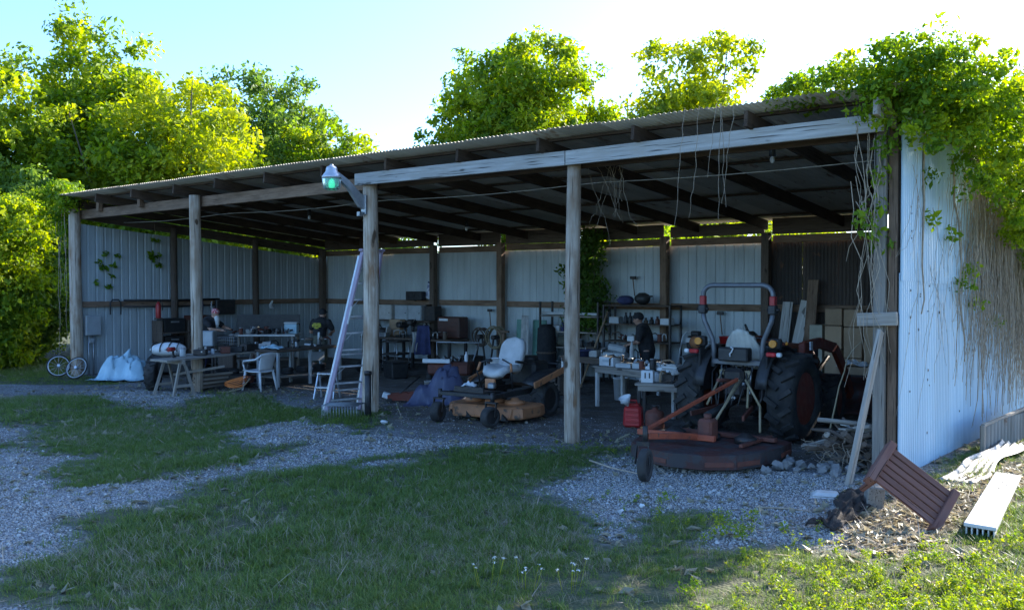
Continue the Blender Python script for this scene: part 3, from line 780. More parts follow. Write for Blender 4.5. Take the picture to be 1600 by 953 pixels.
# dark ivy on a back post
iv = thing('ivy', 'dark ivy climbing a back post between the two shelf units', 'ivy', (10.35, 7.45, 0))
C = np.array([(rnd.gauss(0, .26), rnd.gauss(-.05, .08), z) for z in np.linspace(1.2, 3.5, 80)]); 
V, Qd, lc = leaf_arrays(C, np.full(len(C), .27), rng.uniform(0, .5, len(C)), 40, .11, -.1)
put('leaves', np_mesh('leaves', V, Qd, lc, M['leaf_dark']), iv)
mb = MB()
for i in range(14): hang(mb, (rnd.gauss(0, .15), rnd.gauss(0, .05), rnd.uniform(2.8, 3.4)), (rnd.gauss(0, .2), rnd.gauss(0, .06), rnd.uniform(.0, 1.4)), .1, .007, 8, .05)
mb.build('stem', M['twig'], iv)
for k, (y, z, lab) in enumerate([(.75, 2.75, 'small vine sprig on the left wall near the corner post'), (2.2, 3.0, 'larger vine sprig trailing down the left wall')]):
    sv = thing('vine_sprig', lab, 'vine', (.02, y, z), 0, 'sprigs on the left wall')
    C = np.array([(.03, rnd.gauss(0, .22), rnd.gauss(0, .25)) for _ in range(9)])
    V, Qd, lc = leaf_arrays(C, np.full(9, .09), rng.uniform(0, .5, 9), 12, .10, 0)
    put('leaves', np_mesh('leaves', V, Qd, lc, M['leaf_vine']), sv)
    mb = MB(); hang(mb, (.0, -.1, .9), (.02, .1, -.3), .1, .005); mb.build('stem', M['twig'], sv)

# ------------------------------------------------------------------ grass, weeds, gravel, litter (scattered)
def blades(n, rad, h0, h1, w, lean=.5, seed=0, kind='blade'):
    r = np.random.default_rng(seed); V = []; Qd = []; lc = []
    for i in range(n):
        a = r.uniform(0, 6.28); q = rad * math.sqrt(r.uniform()); p = np.array([math.cos(a) * q, math.sin(a) * q, -.01])
        h = r.uniform(h0, h1); la = r.uniform(0, 6.28); le = r.uniform(.1, lean) * h; ld = np.array([math.cos(la), math.sin(la), 0])
        s = np.array([-ld[1], ld[0], 0]) * w * .5 * r.uniform(.6, 1.3)
        pts = [p, p + ld * le * .3 + [0, 0, h * .55], p + ld * le + [0, 0, h * r.uniform(.75, 1.0)]]
        b = len(V); c = (r.uniform(), r.uniform(), 0)
        V += [pts[0] - s, pts[0] + s, pts[1] + s * .8, pts[1] - s * .8, pts[2] + s * .12, pts[2] - s * .12]; lc += [c] * 6
        Qd += [(b, b + 1, b + 2, b + 3), (b + 3, b + 2, b + 4, b + 5)]
    return np.array(V), np.array(Qd), np.array(lc)

def weed_mesh(seed, h, nl, size, mat):
    r = np.random.default_rng(seed); C = []
    for i in range(nl):
        a = r.uniform(0, 6.28); t = r.uniform(.1, 1); C.append((math.cos(a) * .07 * t * r.uniform(.3, 1.2), math.sin(a) * .07 * t * r.uniform(.3, 1.2), h * t))
    C = np.array(C)
    V, Qd, lc = leaf_arrays(C, np.full(nl, .03), r.uniform(0, 1, nl), 3, size, .4)
    return np_mesh('weed', V, Qd, lc, M[mat])

def scatter(name, label, cat, pts, rot, scl, idx, meshes):
    c = bpy.data.collections.new(name + '_kinds')
    for i, me in enumerate(meshes):
        c.objects.link(bpy.data.objects.new('%s_kind_%d' % (name, i), me))
    me = bpy.data.meshes.new(name); n = len(pts)
    me.vertices.add(n); me.vertices.foreach_set('co', pts.astype(np.float32).ravel())
    for nm, ty, fld, arr in (('rot', 'FLOAT_VECTOR', 'vector', rot), ('scl', 'FLOAT', 'value', scl)):
        a = me.attributes.new(nm, ty, 'POINT'); a.data.foreach_set(fld, arr.astype(np.float32).ravel())
    a = me.attributes.new('idx', 'INT', 'POINT'); a.data.foreach_set('value', idx.astype(np.int32))
    o = put(name, me)
    ng = bpy.data.node_groups.new(name, 'GeometryNodeTree')
    ng.interface.new_socket('Geometry', in_out='INPUT', socket_type='NodeSocketGeometry')
    ng.interface.new_socket('Geometry', in_out='OUTPUT', socket_type='NodeSocketGeometry')
    N = ng.nodes; gi = N.new('NodeGroupInput'); gout = N.new('NodeGroupOutput')
    ip = N.new('GeometryNodeInstanceOnPoints'); ci = N.new('GeometryNodeCollectionInfo')
    ci.inputs['Collection'].default_value = c; ci.inputs['Separate Children'].default_value = True; ci.inputs['Reset Children'].default_value = True
    def att(nm, ty):
        a = N.new('GeometryNodeInputNamedAttribute'); a.data_type = ty; a.inputs['Name'].default_value = nm
        return a.outputs['Attribute']
    L = ng.links.new
    L(gi.outputs[0], ip.inputs['Points']); L(ci.outputs[0], ip.inputs['Instance']); ip.inputs['Pick Instance'].default_value = True
    L(att('idx', 'INT'), ip.inputs['Instance Index']); L(att('rot', 'FLOAT_VECTOR'), ip.inputs['Rotation']); L(att('scl', 'FLOAT'), ip.inputs['Scale'])
    L(ip.outputs[0], gout.inputs[0])
    o.modifiers.new('scatter', 'NODES').node_group = ng
    o['kind'] = 'stuff'; tag(o, label, cat)
    return o

def spots(n, x0, x1, y0, y1):
    P = np.column_stack([rng.uniform(x0, x1, n), rng.uniform(y0, y1, n)])
    q = P - np.array([22.775, -10.921]); d = q @ np.array(FW.xy); s = q @ np.array(RT.xy)
    keep = (d > 3.5) & (np.abs(s) < d * .66 + 1.0)
    return P[keep], d[keep]
P, d = spots(330000, -6, 25, -10, 8)
g = gravel_of(P); lt = poly_d(P, LITTER)
inb = (P[:, 0] > -.3) & (P[:, 0] < W_ + .05) & (P[:, 1] > 1.2 + .5 * fnoise(P))
pr = np.clip(.30 - g * 1.5, .03, 1) * np.clip(1 - lt * 3, .12, 1) * np.where(inb, .0, 1) * np.clip(12 / d, .35, 1) * np.clip(.7 + .8 * fnoise(P * 1.5), .2, 1)
k = rng.uniform(size=len(P)) < pr
P, d, g = P[k], d[k], g[k]; n = len(P)
pts = np.column_stack([P, height_of(P)])
rot = np.column_stack([rng.normal(0, .12, n), rng.normal(0, .12, n), rng.uniform(0, 6.28, n)])
lush = np.clip(.5 + .5 * fnoise(P * .55), 0, 1)
scl = rng.uniform(.55, 1.1, n) * (.65 + .6 * lush) * np.clip(.75 - g * .45, .4, 1.05)
idx = np.where(rng.uniform(size=n) < .07 + .22 * np.clip(fnoise(P * .9) * 1.6, 0, 1), rng.integers(6, 8, n), rng.integers(0, 6, n))
gm = []
for i in range(6): gm.append(np_mesh('tuft', *blades(20, .07, .03, .10, .006, 1.3, i), M['grass']))
for i in range(2): gm.append(np_mesh('tuft', *blades(10, .06, .03, .13, .004, 1.4, 30 + i), M['straw']))
scatter('grass', 'short mown grass with bare gravel showing through, covering the yard', 'grass', pts, rot, scl, idx, gm)
# taller weeds: bottom right, post feet, barn mouth
wp = []
for cx, cy, sx, sy, cnt in [(21.3, -3.9, .7, .6, 330), (21.8, -2.4, .5, 1.0, 260), (20.9, -4.5, .7, .5, 190), (15.3, -.3, .25, .25, 26), (14.9, -1.1, .25, .2, 26), (6.3, -.2, .9, .5, 60), (11.2, -1.2, .7, .3, 60), (15.6, -.1, .5, .3, 30), (21.9, .2, .5, 1.2, 130), (18.6, -3.3, .4, .3, 20), (19.2, -3.0, .5, .3, 24), (17.6, -2.6, .4, .2, 14)]:
    wp.append(np.column_stack([rng.normal(cx, sx, cnt), rng.normal(cy, sy, cnt)]))
P = np.concatenate(wp); n = len(P)
k = (poly_d(P, LITTER) < .05); P = P[k]; n = len(P)
near = np.clip(1.4 - .12 * np.hypot(P[:, 0] - 20.8, P[:, 1] + 4.2), .5, 1.2)
scatter('weeds', 'yellow green weeds standing above the grass in the sunlit corner and by the posts', 'weeds', np.column_stack([P, height_of(P)]),
        np.column_stack([rng.normal(0, .15, n), rng.normal(0, .15, n), rng.uniform(0, 6.28, n)]), rng.uniform(.35, 1.0, n) * near, np.where(rng.uniform(size=n) < .05, 4, rng.integers(0, 4, n)),
        [weed_mesh(50, .11, 22, .026, 'weed'), weed_mesh(51, .08, 20, .022, 'weed'), weed_mesh(52, .16, 26, .02, 'weed'), weed_mesh(53, .09, 24, .02, 'leaf_vine'), np_mesh('weed', *blades(8, .05, .10, .24, .004, .6, 77), M['straw'])])
# gravel
def stone_mesh(seed):
    r = random.Random(seed); mb = MB(); vs = []
    for z in (-.5, .1, .6):
        for i in range(5):
            a = i * 1.2566 + r.uniform(-.3, .3); q = (.8, 1, .5)[(-.5, .1, .6).index(z)] * r.uniform(.7, 1.1); vs.append((math.cos(a) * q, math.sin(a) * q * .8, z * .8 + r.uniform(-.12, .12)))
    fs = [(i, (i + 1) % 5, (i + 1) % 5 + 5, i + 5) for i in range(5)] + [(i + 5, (i + 1) % 5 + 5, (i + 1) % 5 + 10, i + 10) for i in range(5)] + [(10, 11, 12, 13, 14)]
    mb.add(vs, fs); return mb.mesh('pebble', M['peb%d' % (seed % 3)])
M['peb0'] = pm('pale limestone pebble', (.52, .51, .48), (.42, .41, .39), 3, .9, 0, .0); M['peb1'] = pm('grey pebble', (.34, .335, .33), (.27, .265, .26), 3, .9, 0, .0); M['peb2'] = pm('tan pebble', (.44, .39, .33), (.34, .30, .25), 3, .9, 0, .0)
P, d = spots(600000, 4, 22, -9.5, 2.0)
g = gravel_of(P)
k = (g > -.02) & (rng.uniform(size=len(P)) < np.clip(9 / d, .1, 1) ** 1.5 * np.clip(.25 + g * 1.6, .08, .8)) & ~((P[:, 1] > -.3 - 1.2 * np.exp(-((P[:, 0] - 12.8) / 1.9) ** 2)) & (rng.uniform(size=len(P)) < .93))
P = P[k]; n = len(P)
scatter('gravel', 'loose pale gravel strewn over the drive and the barn mouth', 'gravel', np.column_stack([P, height_of(P) + .002]), rng.uniform(0, 6.28, (n, 3)) * [.2, .2, 1],
        (rng.gamma(3, .0017, n) + .003) * np.where(rng.uniform(size=n) < .02, 2.6, 1), rng.integers(0, 6, n), [stone_mesh(i) for i in range(6)])
# dead leaves and stalks
P = np.column_stack([rng.uniform(19, 22.5, 26000), rng.uniform(-3.6, 7, 26000)]); e = poly_d(P, LITTER) + .2 * fnoise(P)
P = P[(e > 0) | (rng.uniform(size=len(P)) < .06)]
P2, _d = spots(5200, 2, 22, -9.5, 1.5); P = np.concatenate([P, P2]); n = len(P)
lm = [np_mesh('dead_leaf', *leaf_arrays(np.zeros((1, 3)), np.array([.02]), np.array([.5]), 3, .06, 1.5), M['straw']), np_mesh('stalk', *blades(2, .03, .02, .05, .005, 6.0, 5), M['straw']), np_mesh('stalk', *blades(1, .03, .015, .03, .008, 12.0, 8), M['twig'])]
scatter('leaf_litter', 'dry leaves and stalks thick beside the corrugated right wall, thinly strewn elsewhere', 'leaf litter', np.column_stack([P, height_of(P) + .012]), np.column_stack([rng.normal(0, .3, n), rng.normal(0, .3, n), rng.uniform(0, 6.28, n)]), rng.uniform(.6, 1.5, n), rng.integers(0, 3, n), lm)
# white wildflowers
for i, (x, y, lab) in enumerate([(18.35, -5.75, 'leftmost clump of tiny white wildflowers in the front grass'), (18.62, -5.62, 'middle clump of tiny white wildflowers in the front grass'), (18.9, -5.45, 'rightmost clump of tiny white wildflowers in the front grass')]):
    t = thing('wildflower', lab, 'wildflower', (x, y, 0), 0, 'white wildflowers in the grass')
    mb = MB()
    for q in range(6):
        px, py, h = rnd.gauss(0, .09), rnd.gauss(0, .07), rnd.uniform(.12, .24)
        mb.tube([(px * .6, py * .6, 0), (px, py, h)], .002, 4)
        C = np.array([(px, py, h)]); V, Qd, lc = leaf_arrays(C, np.array([.016]), np.array([.5]), 10, .014, .8, .4)
        put('flower', np_mesh('flower', V, Qd, lc, M['flower']), t)
    mb.build('stem', M['weed'], t)
# ------------------------------------------------------------------ helpers for machines
def tyre_mb(Rr, w, lugs=0, lug=.03, n=28):
    mb = MB(); h = w / 2; s = Rr * .62
    prof = [(s, -h * .8), (Rr * .72, -h), (Rr * .9, -h * .97), (Rr * .97, -h * .8), (Rr, -h * .4), (Rr, h * .4), (Rr * .97, h * .8), (Rr * .9, h * .97), (Rr * .72, h), (s, h * .8)]
    mb.lathe(prof, n, e=(0, math.pi / 2, 0), closed=True)
    for i in range(lugs):
        a = 2 * math.pi * i / lugs
        for sd in (-1, 1):
            aa = a + (math.pi / lugs if sd > 0 else 0)
            E = Matrix.Rotation(aa, 3, 'X') @ Matrix.Rotation(.6 * sd, 3, 'Z')
            mb.box(Matrix.Rotation(aa, 3, 'X') @ Vector((sd * h * .5, 0, Rr + lug * .3)), (h * 1.05, lug * 1.3, lug), E)
    return mb
def rim_mb(Rr, w, spokes=6):
    mb = MB(); s = Rr * .64; h = w / 2
    mb.lathe([(s, -h * .75), (s * .92, -h * .6), (s * .85, -h * .2), (s * .85, h * .2), (s * .92, h * .6), (s, h * .75)], 24, e=(0, math.pi / 2, 0))
    mb.lathe([(s * .25, h * .55), (s * .25, h * .3), (s * .84, h * .12), (s * .84, -h * .1), (s * .25, -h * .2), (s * .25, -h * .5)], 20, e=(0, math.pi / 2, 0))
    for i in range(spokes):
        a = 2 * math.pi * i / spokes; p = Matrix.Rotation(a, 3, 'X') @ Vector((0, 0, s * .4))
        mb.cyl(p + Vector((h * .2, 0, 0)), p + Vector((h * .5, 0, 0)), .014, n=6)
    return mb
def wheel(parent, c, Rr, w, rimmat, lugs=0, lug=.03, name='wheel', e=(0, 0, 0)):
    o = tyre_mb(Rr, w, lugs, lug).build(name, M['tyre'], parent, c, e)
    rim_mb(Rr, w).build('rim', M[rimmat], o)
    return o

# ------------------------------------------------------------------ yard lamp on the second post
yl = thing('yard_lamp', 'bucket yard lamp with greenish glass on a grey arm at the second post', 'lamp', (10.77, -.16, 3.66))
mb = MB()
mb.prism([(0, -.10), (.10, -.06), (.36, .24), (.62, .42), (.68, .50), (.60, .50), (.34, .37), (.1, .18), (0, .14)], .07, Matrix(((0, 0, 1, 0), (-1, 0, 0, 0), (0, 1, 0, 0), (0, 0, 0, 1))))
mb.build('arm', M['alu'], yl)
MB().box((0, .02, -.02), (.12, .05, .34), None, .008).box((-.02, -.06, -.18), (.07, .09, .08), None, .006).build('bracket', M['galv'], yl)
MB().lathe([(0.0, .585), (.05, .58), (.085, .56), (.095, .53), (.10, .49), (.145, .43), (.165, .40), (.165, .375), (.02, .375)], 20, (0, -.70, 0)).build('housing', M['alu'], yl)
MB().lathe([(.155, .372), (.16, .36), (.15, .26), (.135, .20), (.09, .185), (.085, .19), (.128, .205), (.143, .262), (.15, .36)], 20, (0, -.70, 0)).build('lens', M['glass'], yl)
MB().ell((0, -.70, .27), (.055, .055, .08), None, 12, 8).build('bulb', M['lamp_glow'], yl)
MB().cyl((0, -.70, .58), (0, -.70, .61), .03, .028, 12).build('photocell', M['grey_box'], yl)

# ------------------------------------------------------------------ folded step ladder
ld = thing('step_ladder', 'tall folded orchid fibreglass step ladder leaning by the second post', 'ladder', (10.26, -.6, 0))
u = (RT * .80 + FW * .60)
def lp(t, side, off=0.0):
    """t along the rail, side 0..1 across, off folded section behind"""
    base = Vector((0, 0, 0)) + RT * .50 * t + FW * (.20 * t) + Vector((0, 0, 2.86 * t))
    w = .66 - .30 * t
    return base + u * (w * side + .15 * t) - (RT * .6 - FW * .8) * off * .06 + FW * 0
for sd in (0, 1):
    MB().beam(lp(0, sd), lp(1, sd), .035, .115, up=u.cross(Vector((0, 0, 1))), ch=.004).build('rail', M['purple'], ld)
    MB().beam(lp(.0, sd, 1.7), lp(.97, sd, 1.7), .03, .06, up=u.cross(Vector((0, 0, 1))), ch=.004).build('rear_rail', M['alu'], ld)
    MB().box(lp(.0, sd) + Vector((0, 0, .02)), (.07, .11, .05), (0, 0, .68), .008).build('foot', M['black'], ld)
for i in range(9):
    t = .085 + i * .102
    MB().beam(lp(t, 0), lp(t, 1), .085, .03, ch=.003).build('step', M['alu'], ld)
    if i % 2 == 0:
        MB().tube([lp(t - .055, .05), lp(t - .005, .3)], .008, 5).build('brace', M['alu'], ld)
MB().box(lp(1, .5) + Vector((0, 0, .01)), (.46, .14, .05), (0, 0, .68 + .64), .01).build('top_cap', M['purple'], ld)
for i in range(4):
    MB().beam(lp(.14 + .22 * i, 0, 1.7), lp(.14 + .22 * i, 1, 1.7), .02, .03).build('rear_bar', M['alu'], ld)
MB().beam(lp(.55, 0, -.55), lp(.66, 0, -.55), .03, .06, up=u.cross(Vector((0, 0, 1)))).build('sticker', M['white'], ld)

# ------------------------------------------------------------------ tractor
tr = thing('tractor', 'dusty orange tractor with grey roll bar parked nose in at the right bay', 'tractor', (16.95, 1.9, 0))
for sx in (-1, 1):
    wheel(tr, (sx * .71, 0, .63), .61, .40, 'tractor_orange', 16, .05, 'rear_wheel', (rnd.uniform(0, .3), 0, 0 if sx > 0 else math.pi))
    wheel(tr, (sx * .60, 1.85, .40), .385, .26, 'tractor_orange', 12, .035, 'front_wheel', (0, 0, .12 if sx > 0 else math.pi + .12))
    # fender: curved sheet over the wheel
    def fd(uu, vv, sx=sx):
        a = math.pi * (.06 + .80 * uu); r = .70
        return (sx * (.40 + .17 * vv), math.cos(a) * -r * .98, .66 + math.sin(a) * r)
    f = MB().sheet(fd, 12, 3, th=.012).build('fender', M['black'], tr)
    MB().box((sx * .52, -.02, 1.0), (.03, 1.1, .62), None, .02).build('fender_side', M['black'], f)
    MB().cyl((sx * .58, -.50, 1.425), (sx * .58, -.43, 1.425), .055, .05, 14).build('turn_light', M['amber'], tr)
    MB().box((sx * .58, -.38, 1.42), (.16, .12, .15), None, .02).build('light_housing', M['black'], tr)
    MB().box((sx * .60, -.58, 1.28), (.14, .06, .06), None, .012).build('tail_light', M['redlens'], tr)
    MB().box((sx * .60 - sx * .115 * -1, -.58, 1.28), (.07, .06, .06), None, .012).build('reverse_light', M['white'], tr)
# roll bar
def rb(pts, r=.036): return MB().tube(pts, r, 10)
arc = [(.385, -.38, 1.05), (.375, -.38, 1.30), (.40, -.38, 1.46), (.52, -.40, 1.72), (.545, -.40, 1.86)]
for sx in (-1, 1):
    rb([(sx * x, y, z) for x, y, z in arc]).build('roll_bar_post', M['rops'], tr)
    h = MB().box((sx * .545, -.40, 1.90), (.11, .12, .13), None, .012).cyl((sx * .46, -.40, 1.90), (sx * .64, -.40, 1.90), .022, n=8)
    h.build('hinge', M['black'], tr)
    MB().box((sx * .545, -.40, 2.02), (.085, .085, .15), None, .01).build('hinge_cover', M['red'], tr)
top = [(-.545, -.40, 2.08)] + [(-.545 + .16 * (1 - math.cos(a)), -.40, 2.10 + .15 * math.sin(a)) for a in np.linspace(0, math.pi / 2, 6)] + [(.545 - .16 * (1 - math.cos(a)), -.40, 2.10 + .15 * math.sin(a)) for a in np.linspace(math.pi / 2, 0, 6)] + [(.545, -.40, 2.08)]
rb(top).build('roll_bar_top', M['rops'], tr)
MB().box((0, -.38, 1.13), (.80, .07, .08), None, .01).build('cross_member', M['rops'], tr)
tb = MB().box((0, -.47, 1.25), (.46, .18, .20), None, .02).build('tool_box', M['black'], tr)
MB().tube([(-.02, -.57, 1.36), (.02, -.575, 1.34), (.0, -.575, 1.29), (-.03, -.575, 1.26), (-.02, -.575, 1.22)], .012, 6).build('tie_string', M['white'], tb)
# seat: ribbed shell
def st(uu, vv):
    a = (uu - .5) * 2
    return (a * .31 * (1 - .2 * vv ** 3), -.22 - .10 * vv + .10 * a * a - .022 * abs(math.sin(uu * 18.8)), 1.15 + .46 * vv * (1 - .45 * a * a))
s = MB().sheet(st, 24, 8, th=.05).build('seat', M['cream'], tr)
MB().box((0, .05, 1.08), (.46, .44, .10), (.06, 0, 0), .04).build('cushion', M['cream'], s)
MB().box((0, .1, .84), (.32, 1.3, .42), None, .05).box((0, -.22, .72), (.42, .34, .42), None, .06).cyl((-.62, 0, .63), (.62, 0, .63), .10, n=12).build('transmission', M['dark_metal'], tr)
MB().box((0, .65, .62), (.84, .55, .04), None, .01).build('platform', M['black'], tr)
# hood: rounded bonnet
def hd(uu, vv):
    a = math.pi * uu; y = .85 + 1.25 * vv; dr = .0 if vv < .75 else -.12 * ((vv - .75) / .25) ** 2
    return (-math.cos(a) * .34 * (1 - .10 * vv), y, .88 + (abs(math.sin(a)) ** .55) * (.50 - .10 * vv + dr))
hdo = MB().sheet(hd, 14, 8, th=.01).build('hood', M['tractor_orange'], tr)
MB().box((0, 2.06, .95), (.56, .06, .55), None, .03).build('grille', M['black'], hdo)
MB().box((0, 1.45, .74), (.48, 1.25, .34), None, .03).build('engine', M['dark_metal'], tr)
MB().cyl((0, 1.85, .40), (.01, 1.85, .40), .05).beam((-.55, 1.85, .40), (.55, 1.85, .40), .10, .10).build('front_axle', M['dark_metal'], tr)
sw_ = MB().lathe([(.19 + .013 * math.cos(a), .013 * math.sin(a)) for a in np.linspace(0, 2 * math.pi, 9)[:-1]], 20, (0, .50, 1.36), (-.5, 0, 0), closed=True).cyl((0, .50, 1.36), (0, .68, 1.05), .02, n=6)
sw_.box((0, .50, 1.36), (.36, .03, .015), (-.5, 0, 0)).build('steering_wheel', M['black'], tr)
MB().box((0, .80, 1.15), (.50, .16, .34), (-.25, 0, 0), .03).build('dashboard', M['black'], tr)
# loader arms and bucket ahead
for sx in (-1, 1):
    pth = [(sx * .47, .95, 1.30), (sx * .50, 1.5, 1.34), (sx * .52, 2.15, 1.22), (sx * .54, 2.55, .82), (sx * .55, 2.85, .38)]
    a = MB()
    for p, q in zip(pth, pth[1:]): a.beam(p, q, .08, .17, ch=.01)
    a.build('loader_arm', M['tractor_orange'], tr)
    MB().box((sx * .47, .95, .95), (.10, .18, .85), None, .012).build('loader_post', M['tractor_orange'], tr)
    MB().cyl((sx * .48, 1.05, .70), (sx * .52, 1.85, 1.10), .035, n=10).build('lift_cylinder', M['dark_metal'], tr)
MB().box((.565, 1.0, 1.32), (.02, .09, .13), None, .003).build('warning_sticker', M['white'], tr)
MB().sheet(lambda uu, vv: (-.85 + 1.7 * uu, 2.85 + .5 * math.sin(vv * 2.6), .08 + .62 * vv - .06 * math.sin(vv * 3.1)), 4, 8, th=.02).build('bucket', M['deck_red'], tr)
# hitch at the back
for sx in (-1, 1):
    MB().beam((sx * .22, -.35, .48), (sx * .40, -1.05, .42), .035, .07).build('lower_link', M['rust_red'], tr)
    MB().tube([(sx * .2, -.42, 1.02), (sx * .31, -.72, .52)], .018, 6).build('lift_rod', M['hose'], tr)
MB().tube([(0, -.40, .86), (.0, -1.0, .92)], .026, 8).build('top_link', M['rust_red'], tr)
MB().tube([(0, -.42, .58), (.0, -1.35, .46)], .05, 8).build('drive_shaft', M['black'], tr)
for k in range(7):
    MB().tube([(-.24 + .08 * k, -.40, 1.08), (-.22 + .08 * k + rnd.uniform(-.03, .03), -.50, .92), (-.2 + .07 * k, -.44, .72)], .012, 5).build('hydraulic_hose', M['galv'] if k % 3 == 0 else M['black'], tr)
MB().box((.0, -.44, .98), (.5, .05, .08), None, .01).build('valve_block', M['hose'], tr)

for k in range(10):
    x, z = rnd.uniform(-.3, .3), rnd.uniform(.5, 1.05); MB().cyl((x, -.42, z), (x + rnd.uniform(-.03, .03), -.52, z + rnd.uniform(-.04, .04)), rnd.uniform(.015, .03), n=8).build('coupler', M['galv'] if k % 2 else M['dark_metal'], tr)
for k in range(5): MB().tube([(-.3 + .13 * k, -.36, 1.1), (-.34 + .15 * k, -.5, .98), (-.28 + .12 * k, -.62, .78), (-.2 + .1 * k, -.8, .55)], .009, 5).build('cable', M['black'], tr)
for sx in (-1, 1):
    MB().tube([(sx * .36, -.30, .95), (sx * .36, -.34, .62), (sx * .30, -.4, .45)], .022, 8).build('stabiliser', M['dark_metal'], tr)
    MB().tube([(sx * .42, .55, 1.10), (sx * .44, .38, 1.28), (sx * .44, .36, 1.36)], .012, 6).build('lever', M['black'], tr)
    MB().ell((sx * .44, .36, 1.38), (.025, .025, .03), None, 8, 6).build('lever_knob', M['amber'], tr)
    MB().box((sx * .345, 1.45, 1.10), (.008, .55, .09), None, .002).build('hood_stripe', M['black'], tr)
# rear mower deck
fm = thing('finish_mower', 'wide rusty red mower deck hitched behind the tractor', 'mower deck', (17.3, -.05, 0))
pl = [(-.86, .55), (-.90, .1), (-.86, -.35), (-.72, -.72), (-.42, -.98), (.0, -1.07), (.42, -1.0), (.72, -.76), (.86, -.38), (.90, .1), (.86, .55), (.4, .82), (-.4, .82)]
mb = MB(); n = len(pl)
for zs in ((.05, 1.0), (.06, 1.02), (.225, 1.02), (.235, .995), (.25, .5)):
    mb.v += [(x * zs[1], y * zs[1], zs[0]) for x, y in pl]; mb.lc += [(x * zs[1], y * zs[1], zs[0]) for x, y in pl]
for j in range(4):
    for i in range(n): mb.f.append((j * n + i, j * n + (i + 1) % n, (j + 1) * n + (i + 1) % n, (j + 1) * n + i)); mb.mi.append(0); mb.sm.append(False)
mb.f.append(tuple(4 * n + i for i in range(n))); mb.mi.append(0); mb.sm.append(False)
mb.build('deck', M['deck_red'], fm)
MB().box((.05, .25, .285), (1.5, .10, .05), None, .006).box((.62, .05, .28), (.05, .9, .04), None, .004).build('deck_rail', M['rust_red'], fm)
for x in (-.5, .0, .5): MB().lathe([(.14, .25), (.14, .32), (.10, .34), (.05, .38), (.0, .38)], 14, (x, 0, 0)).build('spindle', M['dark_metal'], fm)
MB().box((.05, -.15, .40), (.20, .22, .28), None, .03).cyl((.05, -.15, .52), (.05, -.15, .60), .05, n=10).build('gear_box', M['rust_red'], fm)
MB().beam((-.70, -.62, .36), (.35, -.55, .36), .07, .07, ch=.006).build('cross_tube', M['implement'], fm)
MB().beam((.10, -.56, .37), (.02, -1.62, .50), .07, .07, ch=.006).build('caster_arm', M['implement'], fm)
MB().beam((-.06, .95, .95), (-.62, -.55, .38), .055, .04).build('mast_bar', M['implement'], fm)
for a_, b_2 in (((-.30, .7, .30), (-.04, .95, .95)), ((.42, .62, .30), (.34, .8, .62)), ((.34, .8, .62), (.06, .95, .95)), ((.0, .95, .95), (.12, -.1, .50))):
    MB().cyl(a_, b_2, .017, n=7).build('mast_rod', M['hose'], fm)
for i in range(n):
    if -1.2 < pl[i][1] < .2 and rnd.random() < .8:
        p, q = Vector((*pl[i], .15)) * 1.0, Vector((*pl[(i + 1) % n], .15)); p.xy *= 1.026; q.xy *= 1.026; p.z = q.z = .12
        MB().beam(p.lerp(q, .06), p.lerp(q, .94), .012, .06).build('skirt_band', M['rust_red'], fm)
cw = tyre_mb(.19, .10, 0).build('caster_wheel', M['tyre'], fm, (.08, -1.76, .19), (0, 0, .25))
rim_mb(.19, .10).build('rim', M['dark_metal'], cw)
MB().box((.02, -1.70, .42), (.14, .05, .05), (0, 0, .25)).beam((.12, -1.74, .19), (.07, -1.68, .44), .012, .05).beam((-.04, -1.78, .19), (-.06, -1.70, .44), .012, .05).cyl((.02, -1.66, .42), (.02, -1.66, .62), .03, n=10).build('caster_fork', M['dark_metal'], fm)

# ------------------------------------------------------------------ zero-turn mower (faces the yard)
zt = thing('ride_on_mower', 'orange zero-turn ride-on mower with a pale seat between the second and third posts', 'mower', (12.8, 1.22, 0), math.pi + .06)
dk = [(-.78, .05), (-.76, .55), (-.45, .82), (-.12, .70), (.12, .70), (.45, .82), (.76, .55), (.78, .05), (.72, -.15), (-.72, -.15)]
mb = MB(); n = len(dk)
for z, s in ((.07, 1.0), (.10, 1.02), (.24, 1.0), (.27, .93)):
    mb.v += [(x * s, .3 + (y - .3) * s, z) for x, y in dk]; mb.lc += [(x * s, y * s, z) for x, y in dk]
for j in range(3):
    for i in range(n): mb.f.append((j * n + i, (j * n + (i + 1) % n), (j + 1) * n + (i + 1) % n, (j + 1) * n + i)[::-1]); mb.mi.append(0); mb.sm.append(False)
mb.f.append(tuple(3 * n + i for i in range(n))); mb.mi.append(0); mb.sm.append(False)
d_ = mb.build('deck', M['mower_orange'], zt)
for x in (-.42, .42, 0): MB().lathe([(.17, .27), (.17, .32), (.08, .34), (.05, .38), (0, .38)], 14, (x, .28, 0)).build('spindle_cover', M['mower_orange'], d_)
for x in (-.62, -.38, .38, .62): MB().box((x, .70 - abs(abs(x) - .5) * .4, .16), (.05, .10, .16), (.3, 0, .3 if x > 0 else -.3), .008).build('anti_scalp_bracket', M['mower_orange'], d_)
for x in (-.55, -.25, .22, .52): MB().prism([(-.07, 0), (.07, 0), (.03, .11)], .05, Matrix.Translation((x, .79 - .28 * abs(abs(x) - .45), .06)) @ Matrix.Rotation(math.pi / 2, 4, 'X')).build('cutout_shade', M['black'], d_)  # solid black wedges, their colour standing in for shade inside deck cutouts
MB().box((.86, .28, .17), (.22, .42, .03), (0, .35, 0), .01).build('discharge_chute', M['black'], d_)
